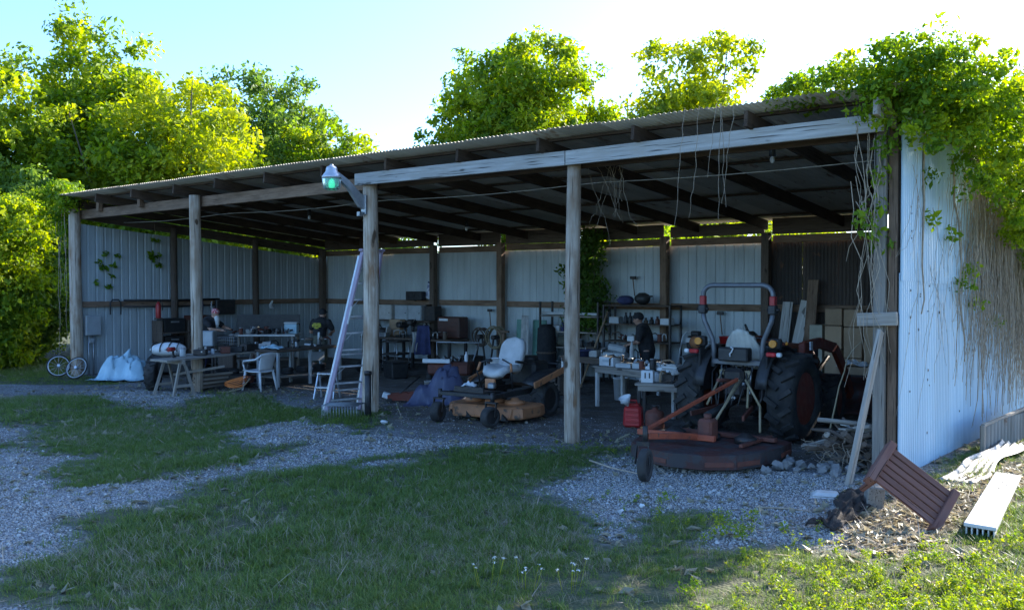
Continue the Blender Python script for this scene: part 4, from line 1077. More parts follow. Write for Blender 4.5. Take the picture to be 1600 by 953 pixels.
for sx in (-1, 1):
    w_ = wheel(zt, (sx * .54, 1.13, .165), .165, .15, 'dark_metal', 0, name='caster_wheel', e=(0, 0, .2 * sx))
    fk = MB()
    for t in (-1, 1): fk.beam((sx * .54 + t * .10, 1.13, .165), (sx * .54 + t * .10, 1.10, .38), .012, .05)
    fk.box((sx * .54, 1.09, .385), (.23, .07, .025), None, .004).cyl((sx * .54, 1.07, .38), (sx * .54, 1.07, .54), .035, n=10).build('caster_fork', M['dark_metal'], zt)
    MB().beam((sx * .54, 1.06, .47), (sx * .36, .55, .44), .07, .07, ch=.006).beam((sx * .36, .55, .44), (sx * .32, -.95, .44), .07, .09, ch=.006).build('frame_rail', M['black'], zt)
    wheel(zt, (sx * .56, -.42, .30), .29, .27, 'dark_metal', 14, .02, 'drive_wheel')
    MB().sheet(lambda uu, vv, sx=sx: (sx * (.44 + .26 * vv), .10 - 1.0 * uu, .60 + .16 * uu ** .6 + .05 * math.sin(uu * 3.1) - .05 * vv), 8, 2, th=.03).build('fender', M['black'], zt)
    MB().beam((sx * .70, .12, .58), (sx * .72, -.85, .80), .03, .11, ch=.01).build('side_panel', M['mower_orange'], zt)
    lv = MB().tube([(sx * .33, .22, .50), (sx * .36, .30, .78), (sx * .32, .26, .93), (sx * .12, .22, 1.0)], .014, 8).build('control_lever', M['black'], zt)
    MB().tube([(sx * .355, .29, .80), (sx * .32, .26, .94)], .022, 8).build('grip', M['mower_orange'], lv)
MB().beam((-.54, 1.06, .47), (.54, 1.06, .47), .06, .06, ch=.006).build('front_bar', M['black'], zt)
MB().box((0, .70, .50), (.62, .62, .03), (.08, 0, 0), .008).box((0, .98, .545), (.6, .04, .10), None, .006).build('foot_plate', M['dark_metal'], zt)
MB().box((-.12, .52, .58), (.12, .16, .10), (0, 0, .4), .02).box((.14, .8, .55), (.16, .05, .06), (0, 0, -.3), .01).build('pedal', M['galv'], zt)
MB().box((0, .40, .60), (.20, .06, .16), None, .01).build('front_badge', M['mower_orange'], zt)
se = MB().sheet(lambda uu, vv: ((uu - .5) * .54 * (1 - .25 * (2 * vv - 1) ** 4), .32 - .52 * vv, .72 + .05 * (2 * uu - 1) ** 2 + .02 * math.sin(vv * 3.1) - (.06 if vv < .05 else 0)), 12, 10, th=.12).build('seat', M['seat_grey'], zt)
def bk(uu, vv):
    a = 2 * uu - 1; wdt = .26 * (1 - (abs(2 * vv - 1) ** 4) * .35)
    return (a * wdt, -.20 - .20 * vv + .06 * a * a, .72 + .60 * vv)
MB().sheet(bk, 12, 10, th=.09).build('backrest', M['seat_grey'], se)
MB().sheet(lambda uu, vv: ((uu - .5) * .40, .26 - .42 * vv, .79 + .03 * math.sin(uu * 9) * math.sin(vv * 7)), 10, 8, th=.02).build('seat_cloth', M['tarp_navy'], se)
for sx in (-1, 1): MB().beam((sx * .31, -.22, .92), (sx * .31, .10, .96), .05, .045, ch=.012).build('armrest', M['black'], se)
MB().box((0, -.75, .70), (.56, .50, .44), None, .06).cyl((0, -.75, .90), (0, -.75, 1.0), .18, .15, 16).build('engine', M['black'], zt)
MB().tube([(-.4, -1.02, .5), (-.4, -1.06, .85), (.4, -1.06, .85), (.4, -1.02, .5)], .022, 8).build('engine_guard', M['black'], zt)
MB().lathe([(.06, 0), (.075, .01), (.08, .16), (.085, .16), (.085, .165), (.065, .165), (.06, .02)], 14, (.30, -.12, .82)).build('cup_holder', M['white'], zt)

# ------------------------------------------------------------------ things outside the right wall
sb = thing('slatted_bench', 'tipped brown slatted wooden bench top lying against the right corner', 'bench', (20.54, -1.93, .02))
e1 = (RT * -.72 + Vector((0, 0, .58)) + FW * .22).normalized(); e2 = (RT * .52 + Vector((0, 0, .62)) + FW * .52); e2 = (e2 - e1 * e2.dot(e1)).normalized(); e3 = e1.cross(e2)
def bp(a, b, c=0.0): return e1 * a + e2 * b + e3 * c
for a in (.01, .71): MB().beam(bp(a, -.05, .01), bp(a, .46, .01), .075, .12, up=e3, ch=.006).build('end_board', M['redwood'], sb)
for i in range(6):
    MB().beam(bp(.04, .02 + i * .076, 0), bp(.68, .02 + i * .076, 0), .062, .026, up=e3, ch=.004).build('slat', M['redwood'], sb)
MB().beam(bp(.18, .02, .035), bp(.18, .40, .035), .04, .03, up=e3).build('batten', M['redwood'], sb)
MB().beam(bp(.54, .02, .035), bp(.54, .40, .035), .04, .03, up=e3).build('batten', M['redwood'], sb)
for a, b in ((.66, .04), (.66, .38)): MB().beam(bp(a, b, 0), bp(a, b, .30 if b < .3 else .38), .05, .05, up=e1, ch=.005).build('leg', M['redwood'], sb)

ty = thing('plastic_tray', 'small pale upturned tray on the gravel by the debris', 'tray', (19.28, -1.25, 0), .35)
MB().box((0, 0, .03), (.30, .22, .05), None, .02, taper=(.85, .8)).build('pan', M['white_paint'], ty)
MB().box((0, 0, .008), (.34, .26, .012), None, .004).build('rim', M['white_paint'], ty)
_q = [rnd.uniform(0, 6) for _ in range(5)]
def carp(a, b):
    w = (.15 + .05 * math.sin(b * 5 + _q[0]) + .03 * math.sin(b * 19 + _q[1])) * (1 if a != .5 else 1); x = (2 * a - 1) * w - .16 * b + .05 * math.sin(b * 4)
    return (x, 1.6 * b + .05 * math.sin(a * 9 + _q[2]), .03 + .05 * (1 - (2 * a - 1) ** 2) + .022 * math.sin(b * 23 + a * 7) + .018 * math.sin(a * 21 + b * 9) + .014 * math.sin(b * 41 - a * 13))
single(MB().sheet(carp, 14, 40, th=.02), 'carpet_strip', M['burlap'], 'rotten dark strip of carpet lying on the gravel in front of the right corner', 'carpet', (19.74, -2.6, 0))
single(MB().box((0, 0, .12), (.16, .34, .24), (0, .08, 0), .012), 'wood_block', M['board'], 'short upright timber block beside the tipped slatted bench', 'timber', (19.82, -1.42, 0), .4)
single(MB().beam((0, 0, 0), (.20, .53, 1.72), .15, .045, up=(1, 0, 0), ch=.005), 'leaning_plank', M['board'], 'long grey plank leaning on the block of the right corner post', 'plank', (19.30, -.66, .01), .05)
wbd = thing('white_board', 'long sunlit white board lying in the weeds at the right', 'board', (20.92, -2.0, .02), .10)
MB().box((0, 1.3, .09), (.26, 2.65, .035), (.0, 0.04, 0), .006).build('panel', M['white_paint'], wbd)
for i in range(6): MB().box((-.11 + .044 * i, 1.3, .045), (.012, 2.62, .07), None, .002).build('rib', M['white_paint'], wbd)
for i in range(5): MB().lathe([(.014, .0), (.014, .004)], 10, (-.06 + .05 * (i % 3), 2.2 - .12 * i, .1075)).build('hole_shade', M['black'], wbd)  # flat black discs, painted-in darkness of open holes in the board
def crum(uu, vv):
    y = 2.9 * vv; x = -.17 + .36 * uu
    return (x + .05 * math.sin(vv * 9), y, .05 + .03 * (2 * uu - 1) ** 2 + .014 * math.sin(uu * 30) + .015 * math.sin(vv * 7 + uu * 3) + .06 * vv + (.012 * math.sin(vv * 15) if uu > .85 else 0))
single(MB().sheet(crum, 26, 24, th=.004), 'roofing_sheet', M['old_tin'], 'crumpled corrugated metal sheet lying along the foot of the right wall', 'metal sheet', (20.22, .05, 0), -.02)
lf = thing('corrugated_trough', 'low galvanised corrugated panel standing against the right wall near the back', 'metal panel', (20.06, 2.25, 0), math.pi / 2 - .05)
corr(MB(), 3.4, lambda x: 0, lambda x: .40 + .02 * math.sin(x * 2), sine_prof(3.4, .17, .05, 8)).build('panel', M['old_tin'], lf)
MB().beam((-.02, .0, .42), (3.4, .0, .43), .05, .04, ch=.006).build('top_rail', M['board'], lf)
MB().box((-.02, 0, .2), (.05, .06, .44), None, .006).build('end_post', M['board'], lf)

# debris heap
for i in range(18):
    x, y = 18.66 + rnd.gauss(0, .30), -.12 + rnd.gauss(0, .22); q = rnd.uniform(.5, 1.0)
    mb = MB(); mb.ell((0, 0, .03), (.11 * q, .085 * q, .07 * q), (rnd.random(), rnd.random(), rnd.random()), 6, 5, jit=.7)
    for k_ in range(len(mb.sm)): mb.sm[k_] = False
    single(mb, 'concrete_chunk', M['stone'], 'rough broken lump in the debris heap beside the mower deck', 'rubble', (x, y, rnd.uniform(0, .06)), rnd.uniform(0, 6), 'lumps in the debris heap')
for i in range(34):
    a = rnd.uniform(0, 3.14); ln = rnd.uniform(.3, .95); q = abs(rnd.gauss(0, .26)); b_ = rnd.uniform(0, 6.28); x, y, z = 18.98 + q * math.cos(b_), .40 + q * math.sin(b_), max(.04, rnd.uniform(.15, .62) - q * .7)
    mb = MB(); dx = Vector((math.cos(a) * ln / 2, math.sin(a) * ln / 2, rnd.uniform(-.16, .16)))
    if i % 3: mb.tube([-dx, dx * .2 + Vector((.03, .02, .04)), dx], [rnd.uniform(.025, .045), .03, .016], 7, wob=.3)
    else: mb.beam(-dx, dx, rnd.uniform(.05, .10), rnd.uniform(.02, .04), ch=.004)
    single(mb, 'dead_branch' if i % 3 else 'scrap_board', M['oldwood'] if i % 4 else M['board'], 'round dead branch piled in the debris heap behind the leaning plank' if i % 3 else 'flat broken board piled in the debris heap behind the leaning plank', 'branch' if i % 3 else 'scrap board', (x, y, z), 0, 'branches in the debris heap' if i % 3 else 'broken boards in the debris heap')
mb = MB()
for i in range(40):
    a = rnd.uniform(0, 6.28); r_ = rnd.uniform(.1, .5)
    hang(mb, (math.cos(a) * r_ * .3, math.sin(a) * r_ * .3, rnd.uniform(.05, .4)), (math.cos(a) * r_ * 1.6, math.sin(a) * r_, rnd.uniform(.0, .45)), rnd.uniform(-.15, .1), .006, 6, .05)
o = single(mb, 'brushwood', M['twig'], 'tangle of dry twigs on the debris heap by the right post', 'brushwood', (18.95, .3, 0)); o['kind'] = 'stuff'
mb = MB(); hang(mb, (0, 0, 0), (.35, .25, 1.3), -.35, .012, 9, .02); single(mb, 'bent_cane', M['hose'], 'thin bent cane arching up behind the leaning plank', 'cane', (18.65, .5, .25))
single(MB().sheet(lambda a, b: (.2 * a, .14 * b, .02 + .02 * math.sin(a * 7) * math.sin(b * 6)), 6, 5, th=.004), 'plastic_scrap', M['white'], 'white scrap of plastic on top of the debris heap', 'plastic scrap', (18.85, .35, .52), .5, e=(.3, .2, .4))
# ------------------------------------------------------------------ left bay
bx = thing('breaker_box', 'pale grey electric panel box on the left wall beside the corner post', 'electric box', (.02, .38, 1.0))
MB().box((.06, 0, .24), (.10, .40, .50), None, .012).build('case', M['grey_box'], bx)
MB().box((.115, 0, .24), (.012, .36, .46), None, .004).build('door', M['grey_box'], bx)
for y in (-.1, .02): MB().cyl((.05, y, -.02), (.05, y, -1.0), .02, n=8).build('conduit', M['galv'], bx)
MB().box((.05, -.04, -.14), (.09, .13, .12), None, .01).build('meter_socket', M['grey_box'], bx)

def bike_wheel(loc, rad, e, label, rim='alu'):
    t = thing('bicycle_wheel', label, 'wheel', loc, 0, 'bicycle wheels by the left post', e)
    MB().lathe([(rad + .016 * math.cos(a), .016 * math.sin(a)) for a in np.linspace(0, 6.283, 9)[:-1]], 30, closed=True).build('tyre', M['tyre'], t)
    MB().lathe([(rad - .025 + .012 * math.cos(a), .012 * math.sin(a)) for a in np.linspace(0, 6.283, 7)[:-1]], 30, closed=True).build('rim', M[rim], t)
    MB().cyl((0, 0, -.05), (0, 0, .05), .035, n=10).build('hub', M['alu'], t)
    for k in range(12):
        a = k * math.pi / 6; MB().cyl((math.cos(a) * .03, math.sin(a) * .03, .02 * (-1) ** k), (math.cos(a) * (rad - .03), math.sin(a) * (rad - .03), 0), .0035, n=4).build('spoke', M['alu'], t)
bike_wheel((-.05, -.42, .27), .26, (R(72), 0, R(62)), 'loose bicycle wheel leaning on the left corner post')
bike_wheel((.62, -.30, .25), .27, (R(65), 0, R(30)), 'dull green bicycle wheel half hidden by the pale blue tarp', 'grey_box')
def tarp_obj(name, mat, label, loc, rz, sx, sy, h, seed, peaks):
    r = random.Random(seed); ph = [r.uniform(0, 6) for _ in range(6)]
    def fn(u_, v_):
        x, y = (u_ - .5) * 2, (v_ - .5) * 2
        z = 0
        for (px, py, pr, ph_) in peaks: q_ = (((x - px) / pr) ** 2 + ((y - py) / pr) ** 2) ** .5; z = (z ** 6 + (ph_ * max(0, 1 - q_ ** 3)) ** 6) ** (1 / 6)
        ed = max(abs(x), abs(y)); z *= max(0, 1 - max(0, ed - .8) * 4)
        cr = (.03 * math.sin(9 * x + 4 * y + ph[0]) + .06 * (abs(math.sin(5 * x + 7 * y + ph[1])) - .5) + .05 * (abs(math.sin(8 * x - 6 * y + ph[2])) - .5) + .03 * (abs(math.sin(15 * x + 4 * y + ph[3])) - .5) + .02 * math.sin(19 * y - 7 * x + ph[4]))
        return (x * sx * (1 - .12 * z / h) + cr * .5, y * sy * (1 - .12 * z / h) + .6 * cr, max(.012, z + cr * (.35 + z / h)))
    return single(MB().sheet(fn, 40, 34, th=.004), name, mat, label, 'tarp', loc, rz)
tarp_obj('tarp', M['tarp_blue'], 'pale blue tarp draped over a lump beside the bicycle wheels', (1.62, .38, 0), .55, .66, .55, .52, 3, [(-.25, .1, .7, .50), (.45, -.1, .55, .42), (-.5, -.3, .4, .46), (.1, .3, .5, .55)])
mb = MB()
for c, r_ in (((0, 0, .28), (.38, .3, .3)), ((.35, .1, .40), (.3, .28, .34)), ((-.2, .2, .5), (.26, .22, .22))): mb.ell(c, r_, (0, 0, .4), 12, 8, jit=.18)
single(mb, 'refuse_bag', M['black'], 'lumpy black bags heaped against the left wall behind the tarp', 'bag', (1.35, 1.5, 0))
ct = thing('utility_cart', 'black utility cart on fat tyres under the left end of the plank table', 'cart', (4.62, -.02, 0), .75)
for sx in (-1, 1): wheel(ct, (sx * .44, -.25, .33), .32, .22, 'dark_metal', 12, .02)
MB().box((0, .25, .52), (.75, 1.0, .30), None, .03, taper=(1.1, 1.06)).build('bin', M['black'], ct)
MB().beam((-.4, -.1, .29), (.4, -.1, .29), .05, .05).build('axle', M['dark_metal'], ct)
ws = thing('white_bundle', 'white padded bundle tied with black cord on the cart', 'bundle', (4.75, -.30, .76), .9)
MB().ell((0, 0, .12), (.38, .22, .15), None, 16, 10, jit=.10).build('sack', M['white'], ws)
for k in range(4): MB().tube([(-.26 + .17 * k + .06 * math.cos(a), .225 * math.cos(a), .12 + .155 * math.sin(a)) for a in np.linspace(-.3, 3.4, 9)], .012, 5).build('cord', M['black'], ws)
# plank table on sawhorses
pt = thing('plank_table', 'long plank table on sawhorses reaching out past the first post', 'table', (5.3, .62, 0), 0)
for k, dx in enumerate((-.17, .02, .21)): MB().beam((.50 + dx, -1.78, .745), (-.46 + dx, 1.78, .755), .18, .04, ch=.005).build('plank', M['board'], pt)
for y, xo in ((-1.35, .38), (1.3, -.34)):
    sh = MB().beam((xo - .38, y, .695), (xo + .38, y, .695), .05, .09).build('sawhorse', M['board'], pt)
    for sx in (-1, 1):
        for sy in (-1, 1): MB().beam((xo + sx * .30, y + sy * .05, .68), (xo + sx * .36, y + sy * .24, .0), .035, .06).build('leg', M['board'], sh)
        MB().beam((xo + sx * .345, y - .2, .22), (xo + sx * .345, y + .2, .22), .02, .06).build('brace', M['board'], sh)
MB().box((.42, -.55, .50), (.05, .04, .0), None).beam((.1, -1.2, .40), (.42, -.2, .52), .04, .05).build('stay', M['board'], pt)
vs_ = thing('bench_vise', 'small silver and black vise on the plank table near the post', 'vise', (5.25, .35, .775), .4)
MB().box((0, 0, .03), (.16, .12, .05), None, .01).box((-.05, 0, .10), (.06, .12, .12), None, .012).build('body', M['galv'], vs_)
MB().box((.07, 0, .11), (.05, .12, .10), None, .012).build('jaw', M['black'], vs_)
MB().cyl((.09, 0, .08), (.20, 0, .08), .012, n=8).cyl((.19, -.08, .08), (.19, .08, .08), .007, n=6).build('screw', M['alu'], vs_)
def rag(name, mat, label, loc, rz, sx, sy, h, seed, cat='rag', th=.006):
    r = random.Random(seed); p = [r.uniform(0, 6) for _ in range(4)]
    def fn(a, b):
        x, y = 2 * a - 1, 2 * b - 1; e = max(0, 1 - (x * x + y * y) * .6)
        return (x * sx + .1 * sx * math.sin(4 * y + p[0]), y * sy + .1 * sy * math.sin(5 * x + p[1]), .01 + h * e * (.55 + .45 * math.sin(5 * x + p[2]) * math.cos(4 * y + p[3])))
    return single(MB().sheet(fn, 14, 12, th=th), name, mat, label, cat, loc, rz)
rag('rag', M['cloth_pale'], 'pale rag crumpled on the middle of the plank table', (5.05, 1.2, .785), .4, .30, .16, .10, 1)
rag('rag', M['tarp_blue'], 'pale blue bag lying at the far end of the steel workbench', (5.85, 1.55, .84), .4, .24, .14, .11, 2, 'bag')
for k, (x, y, lab) in enumerate([(5.42, -.35, 'dark hand tool lying near the front end of the plank table'), (5.15, .75, 'dark hand tool lying beside the silver vise'), (4.75, 1.9, 'dark hand tool lying at the back end of the plank table')]):
    t = thing('hand_tool', lab, 'tool', (x, y, .777), rnd.uniform(0, 3), 'hand tools on the plank table')
    MB().cyl((-.14, 0, .02), (.02, 0, .02), .016, n=8).build('handle', M['black'], t); MB().box((.10, 0, .025), (.18, .035, .025), None, .006).build('head', M['galv'], t)
# steel workbench where the second person stands
wb2 = thing('steel_workbench', 'grey steel workbench with a lower shelf in front of the standing person', 'workbench', (5.75, 2.4, 0), .12)
MB().box((0, 0, .80), (.70, 2.1, .05), None, .008).build('top', M['oldwood'], wb2)
for sx in (-1, 1):
    for y in (-.98, .0, .98): MB().box((sx * .31, y, .39), (.06, .06, .77), None, .006).build('leg', M['grey_box'], wb2)
MB().box((0, 0, .22), (.62, 2.0, .03), None, .005).build('shelf', M['board'], wb2)
MB().box((.31, .2, .62), (.04, .50, .20), None, .006).build('drawer', M['grey_box'], wb2)
for k, (y, r_, lab) in enumerate([(-.4, .13, 'dark coil on the workbench shelf, nearer the white chair'), (.1, .16, 'dark coil on the workbench shelf, middle'), (.6, .14, 'dark coil on the workbench shelf, farther in')]):
    c = MB()
    for j in range(4): c.lathe([(r_ - .02 * (j % 2) + .02 * math.cos(a), .03 + .035 * j + .02 * math.sin(a)) for a in np.linspace(0, 6.283, 7)[:-1]], 16, closed=True)
    single(c, 'cable_coil', M['black'], lab, 'coil', (5.75 - .12 * y, 2.4 + y, .24), 0, 'coils on the workbench shelf')
for k, (y, a, ln, lab) in enumerate([(2.85, .5, .55, 'white pipe lying flat on the steel workbench'), (3.1, 1.2, .3, 'short white pipe propped up beside the standing person')]):
    single(MB().cyl((0, 0, .03), (ln * math.cos(a), -ln * math.sin(a) * .3, .03 + (.0 if k == 0 else .28)), .025, n=8), 'white_pipe', M['white'], lab, 'pipe', (5.35 + .2 * k, y, .825), 0, 'white pipes on the workbench')
# engine on the floor and orange cord
en = thing('small_engine', 'dark greasy engine on the floor beneath the plank table', 'engine', (5.45, .95, 0), .5)
MB().box((0, 0, .18), (.45, .34, .26), None, .04).cyl((-.1, 0, .30), (-.1, 0, .42), .11, n=14).build('block', M['dark_metal'], en)
MB().cyl((.2, -.1, .2), (.38, -.1, .2), .08, n=12).build('muffler', M['rust_red'], en)
mb = MB()
for j in range(6): mb.tube([(.22 * math.cos(a) * (1 + .12 * math.sin(j * 2)), .16 * math.sin(a), .03 + .022 * j + .06 * math.sin(a + j * .3) + .06) for a in np.linspace(0, 6.2, 18)], .011, 6)
single(mb, 'extension_cord', M['orange_cord'], 'coiled orange extension cord on the floor left of the white chair', 'cord', (5.95, .55, .06), .6)
mb = MB(); mb.tube([(.0, 0, .02), (.18, -.12, .02), (.42, -.06, .02), (.62, .15, .1), (.7, .3, .3)], .012, 6); single(mb, 'loose_cord', M['hose'], 'pale cord curling on the floor under the orange cord', 'cord', (5.75, .25, 0))
# white plastic chair
ch = thing('plastic_chair', 'white moulded plastic armchair beside the steel workbench', 'chair', (6.25, .92, 0), 1.75)
MB().sheet(lambda a, b: ((a - .5) * .46, -.22 + .46 * b, .42 + .02 * (2 * a - 1) ** 2 - .02 * math.sin(b * 3.1) + .02 * b), 10, 8, th=.025).build('seat', M['white'], ch)
bko = MB().sheet(lambda a, b: ((a - .5) * (.40 + .06 * b), -.22 - .10 * b - .04 * math.cos((a - .5) * 3.1) + .04, .44 + .38 * b - .03 * (2 * a - 1) ** 2 * b), 12, 8, th=.02).build('backrest', M['white'], ch)
for sx in (-1, 1):
    MB().tube([(sx * .23, -.30, .78), (sx * .27, -.15, .68), (sx * .27, .18, .64), (sx * .25, .23, .58)], .022, 8).build('armrest', M['white'], ch)
    MB().tube([(sx * .20, .20, .43), (sx * .25, .24, 0)], [.028, .020], 8).build('leg', M['white'], ch)
    MB().tube([(sx * .25, .23, .60), (sx * .21, .20, .42)], .02, 6).build('arm_support', M['white'], ch)
    MB().tube([(sx * .19, -.20, .43), (sx * .24, -.28, 0)], [.028, .020], 8).build('leg', M['white'], ch)
# table by the left wall with its clutter
lt_ = thing('wall_table', 'pale topped work table deep in the left bay', 'table', (2.3, 3.95, 0), .68)
MB().box((0, 0, .93), (1.75, .70, .05), None, .006).build('top', M['white_paint'], lt_)
for sx in (-1, 1):
    for sy in (-1, 1): MB().box((sx * .80, sy * .30, .45), (.07, .07, .90), None, .005).build('leg', M['board'], lt_)
MB().box((0, .34, 1.22), (1.7, .04, .48), None, .004).build('back_panel', M['black'], lt_)
MB().box((0, 0, .30), (1.6, .6, .03)).build('shelf', M['oldwood'], lt_)
U1 = Vector((math.cos(.68), math.sin(.68), 0)); U2 = Vector((-math.sin(.68), math.cos(.68), 0))
def on_lt(a, b, z=.957): p = Vector((2.3, 3.95, 0)) + U1 * a + U2 * b; return (p.x, p.y, z)
for k, (a, w, h, m_, lab) in enumerate([(-.62, .16, .10, 'galv', 'grey metal part at the left end of the pale topped table'), (-.42, .2, .12, 'cloth_pale', 'tan cast part second from left on the pale topped table'), (-.2, .24, .17, 'black', 'black housing in the middle of the pale topped table'), (.08, .22, .13, 'dark_metal', 'rusty dark gearbox right of the black housing')]):
    t = thing('machine_part', lab, 'machine part', on_lt(a, -.05), rnd.uniform(0, 3), 'machine parts on the pale topped table')
    MB().box((0, 0, h / 2), (w, w * .7, h), None, .03).build('casting', M[m_], t); MB().cyl((w * .3, 0, h * .6), (w * .75, 0, h * .6), h * .28, n=12).build('shaft', M['dark_metal'], t)
mb = MB()
for j in range(5): mb.lathe([(.16 + .014 * math.cos(a), .02 + .024 * j + .014 * math.sin(a)) for a in np.linspace(0, 6.283, 7)[:-1]], 20, closed=True)
single(mb, 'cable_coil', M['black'], 'black cable coil on the pale topped table', 'coil', on_lt(.36, .05), 0)
ib = thing('ice_chest', 'pale blue and white ice chest at the right end of the pale topped table', 'ice chest', on_lt(.68, .1), .68)
MB().box((0, 0, .13), (.34, .26, .26), None, .02).build('body', M['tarp_blue'], ib); MB().box((0, 0, .285), (.36, .28, .05), None, .015).build('lid', M['white'], ib)
MB().tube([(-.19, 0, .2), (-.2, 0, .10), (.2, 0, .10), (.19, 0, .2)], .012, 6).build('handle', M['white'], ib)
# dark shelving against the left wall
sv_ = thing('dark_shelving', 'dark crate shelving against the left wall behind the first post', 'shelving', (.45, 2.7, 0), 0)
for z in (.1, .55, 1.0): MB().box((0, 0, z), (.5, 1.6, .03), None, .004).build('shelf', M['oldwood'], sv_)
for y in (-.78, 0, .78): MB().box((0, y, .66), (.5, .035, 1.32), None, .004).build('side', M['oldwood'], sv_)
for k, (y, z, w, h, m_) in enumerate([(-.4, 1.015, .6, .36, 'black'), (.4, 1.015, .6, .42, 'brown_box'), (-.4, .565, .55, .34, 'dark_metal'), (.42, .565, .6, .30, 'olive'), (.4, .115, .5, .36, 'black'), (-.4, .115, .6, .3, 'oldwood')]):
    t = thing('storage_crate', ['black crate on top of the dark shelving, nearer the doorway', 'dark brown crate on top of the dark shelving, farther in', 'steel crate on the middle shelf nearer the doorway', 'olive crate on the middle shelf, farther in', 'black crate on the lowest dark shelf, farther in', 'wooden crate on the lowest dark shelf, nearer the doorway'][k], 'crate', (.45, 2.7 + y, z), 0, 'crates on the dark shelving')
    MB().box((0, 0, h / 2), (.42, w, h), None, .012).build('body', M[m_], t); MB().box((.215, 0, h * .75), (.01, w * .4, .04), None, .003).build('handle', M['galv'], t)
fe = thing('fire_extinguisher', 'red fire extinguisher standing on the dark shelving', 'extinguisher', (.62, 1.85, 1.40))
MB().lathe([(0, 0), (.065, 0), (.07, .02), (.07, .32), (.05, .38), (.025, .40), (.025, .42), (0, .42)], 14).build('cylinder', M['red'], fe)
MB().box((.02, 0, .45), (.12, .03, .035), (0, -.2, 0), .006).build('valve', M['black'], fe); MB().tube([(0, .03, .44), (.05, .09, .38), (.04, .09, .2)], .01, 6).build('hose', M['black'], fe)
MB().box((0, 0, -.02), (.16, .16, .04), None, .004).build('stand', M['oldwood'], fe)
gb = thing('grey_cabinet', 'small grey metal cabinet in front of the bearded person', 'cabinet', (3.35, 1.55, 0), .68)
MB().box((0, 0, .98), (.34, .30, .36), None, .012).build('case', M['grey_box'], gb); MB().box((0, -.155, .98), (.30, .012, .32), None, .004).build('door', M['grey_box'], gb)
for sx in (-1, 1):
    for sy in (-1, 1): MB().box((sx * .14, sy * .12, .40), (.04, .04, .80), None, .004).build('leg', M['dark_metal'], gb)
MB().box((-.26, 0, .98), (.08, .22, .36), None, .01).build('side_tray', M['card'], gb)
wr = thing('wire_basket', 'dark wire basket beside the small grey cabinet', 'basket', (3.62, 1.9, .80), .68)
for z in (0, .08, .16, .24): MB().tube([(-.2, -.15, z), (.2, -.15, z), (.2, .15, z), (-.2, .15, z), (-.2, -.15, z)], .007, 5).build('hoop', M['dark_metal'], wr)
for k in range(9): MB().tube([(-.2 + .05 * k, -.15, .24), (-.2 + .05 * k, -.15, 0), (-.2 + .05 * k, .15, 0), (-.2 + .05 * k, .15, .24)], .005, 4).build('wire', M['galv'], wr)
MB().box((0, 0, -.4), (.36, .28, .78), None, .02).build('stand', M['oldwood'], wr)
# things hung on the left girt
tv = thing('old_television', 'dark flat television hung on the left girt', 'television', (.16, 4.15, 1.50))
MB().box((0, 0, .14), (.10, .62, .42), None, .02).build('case', M['black'], tv); MB().box((.055, 0, .15), (.01, .56, .36), None, .003).build('screen', M['dark_metal'], tv)
def cloth_hang(name, mat, label, loc, rz, w, h, seed, cat='cloth', group=None):
    r = random.Random(seed); p = [r.uniform(0, 6) for _ in range(3)]
    return single(MB().sheet(lambda a, b: ((a - .5) * w * (.7 + .3 * b) + .02 * math.sin(b * 5 + p[0]), .05 * math.sin(a * 11 + p[1]) * (.3 + b) + .02 * math.sin(b * 6 + p[2]), -h * b), 16, 10, th=.006), name, mat, label, cat, loc, rz, group)
cloth_hang('hanging_cloth', M['cloth_blue'], 'deep blue cloth hung on the left girt above the bearded person', (.14, 3.3, 1.80), math.pi / 2 + .2, .42, .95, 1)
for k, (y, h, lab) in enumerate([(3.75, .35, 'white strip hanging beside the blue cloth'), (5.2, .36, 'white strip hanging right of the dark television'), (5.75, .24, 'short white strip hanging nearest the back corner')]):
    cloth_hang('hanging_strip', M['white'], lab, (.12, y, 1.80), math.pi / 2, .06, h, 5 + k, 'strip', 'white strips on the left girt')
lh = thing('push_handle', 'dark bent tube handle hooked over the left girt', 'handle', (.10, .95, 1.50))
MB().tube([(0, -.12, 0), (0, -.12, .30), (0, -.06, .38), (0, .10, .38), (0, .16, .30), (0, .16, 0)], .018, 8).build('tube', M['black'], lh)
for k, (z, r_) in enumerate(((1.86, .03), (1.70, .02))):
    single(MB().tube([(.10, 1.2, z), (.10, 2.6, z - .02), (.11, 4.0, z)], r_, 8), 'long_pipe', M['dark_metal'], ['thicker dark pipe resting along the left girt', 'thin dark pipe hung below the left girt'][k], 'pipe')

# ------------------------------------------------------------------ between first and second posts, deep
bw = 3.0
sh1 = thing('wall_shelf', 'long dark shelf board below the wall cabinets on the back wall', 'shelf', (3.9, 7.5, 1.24))
MB().box((0, 0, 0), (2.4, .40, .04), None, .004).build('board', M['oldwood'], sh1)
for x in (-1.0, 0, 1.0): MB().beam((x, .15, -.28), (x, -.12, -.03), .03, .03).build('bracket', M['dark_metal'], sh1)
for k, (x, w, m_, lab) in enumerate([(3.30, .56, 'white_paint', 'leftmost wall cabinet with a yellowed white front'), (3.98, .52, 'grey_box', 'left of the two grey wall cabinets on the back wall'), (4.52, .52, 'grey_box', 'right of the two grey wall cabinets on the back wall')]):
    t = thing('wall_cabinet', lab, 'cabinet', (x, 7.5, 1.265), 0, 'cabinets on the back wall shelf')
    MB().box((0, 0, .21), (w, .34, .42), None, .008).build('case', M[m_], t); MB().box((0, -.178, .21), (w - .04, .014, .38), None, .004).build('door', M[m_], t)
    MB().cyl((w * .38, -.18, .2), (w * .38, -.21, .2), .012, n=8).build('knob', M['black'], t)
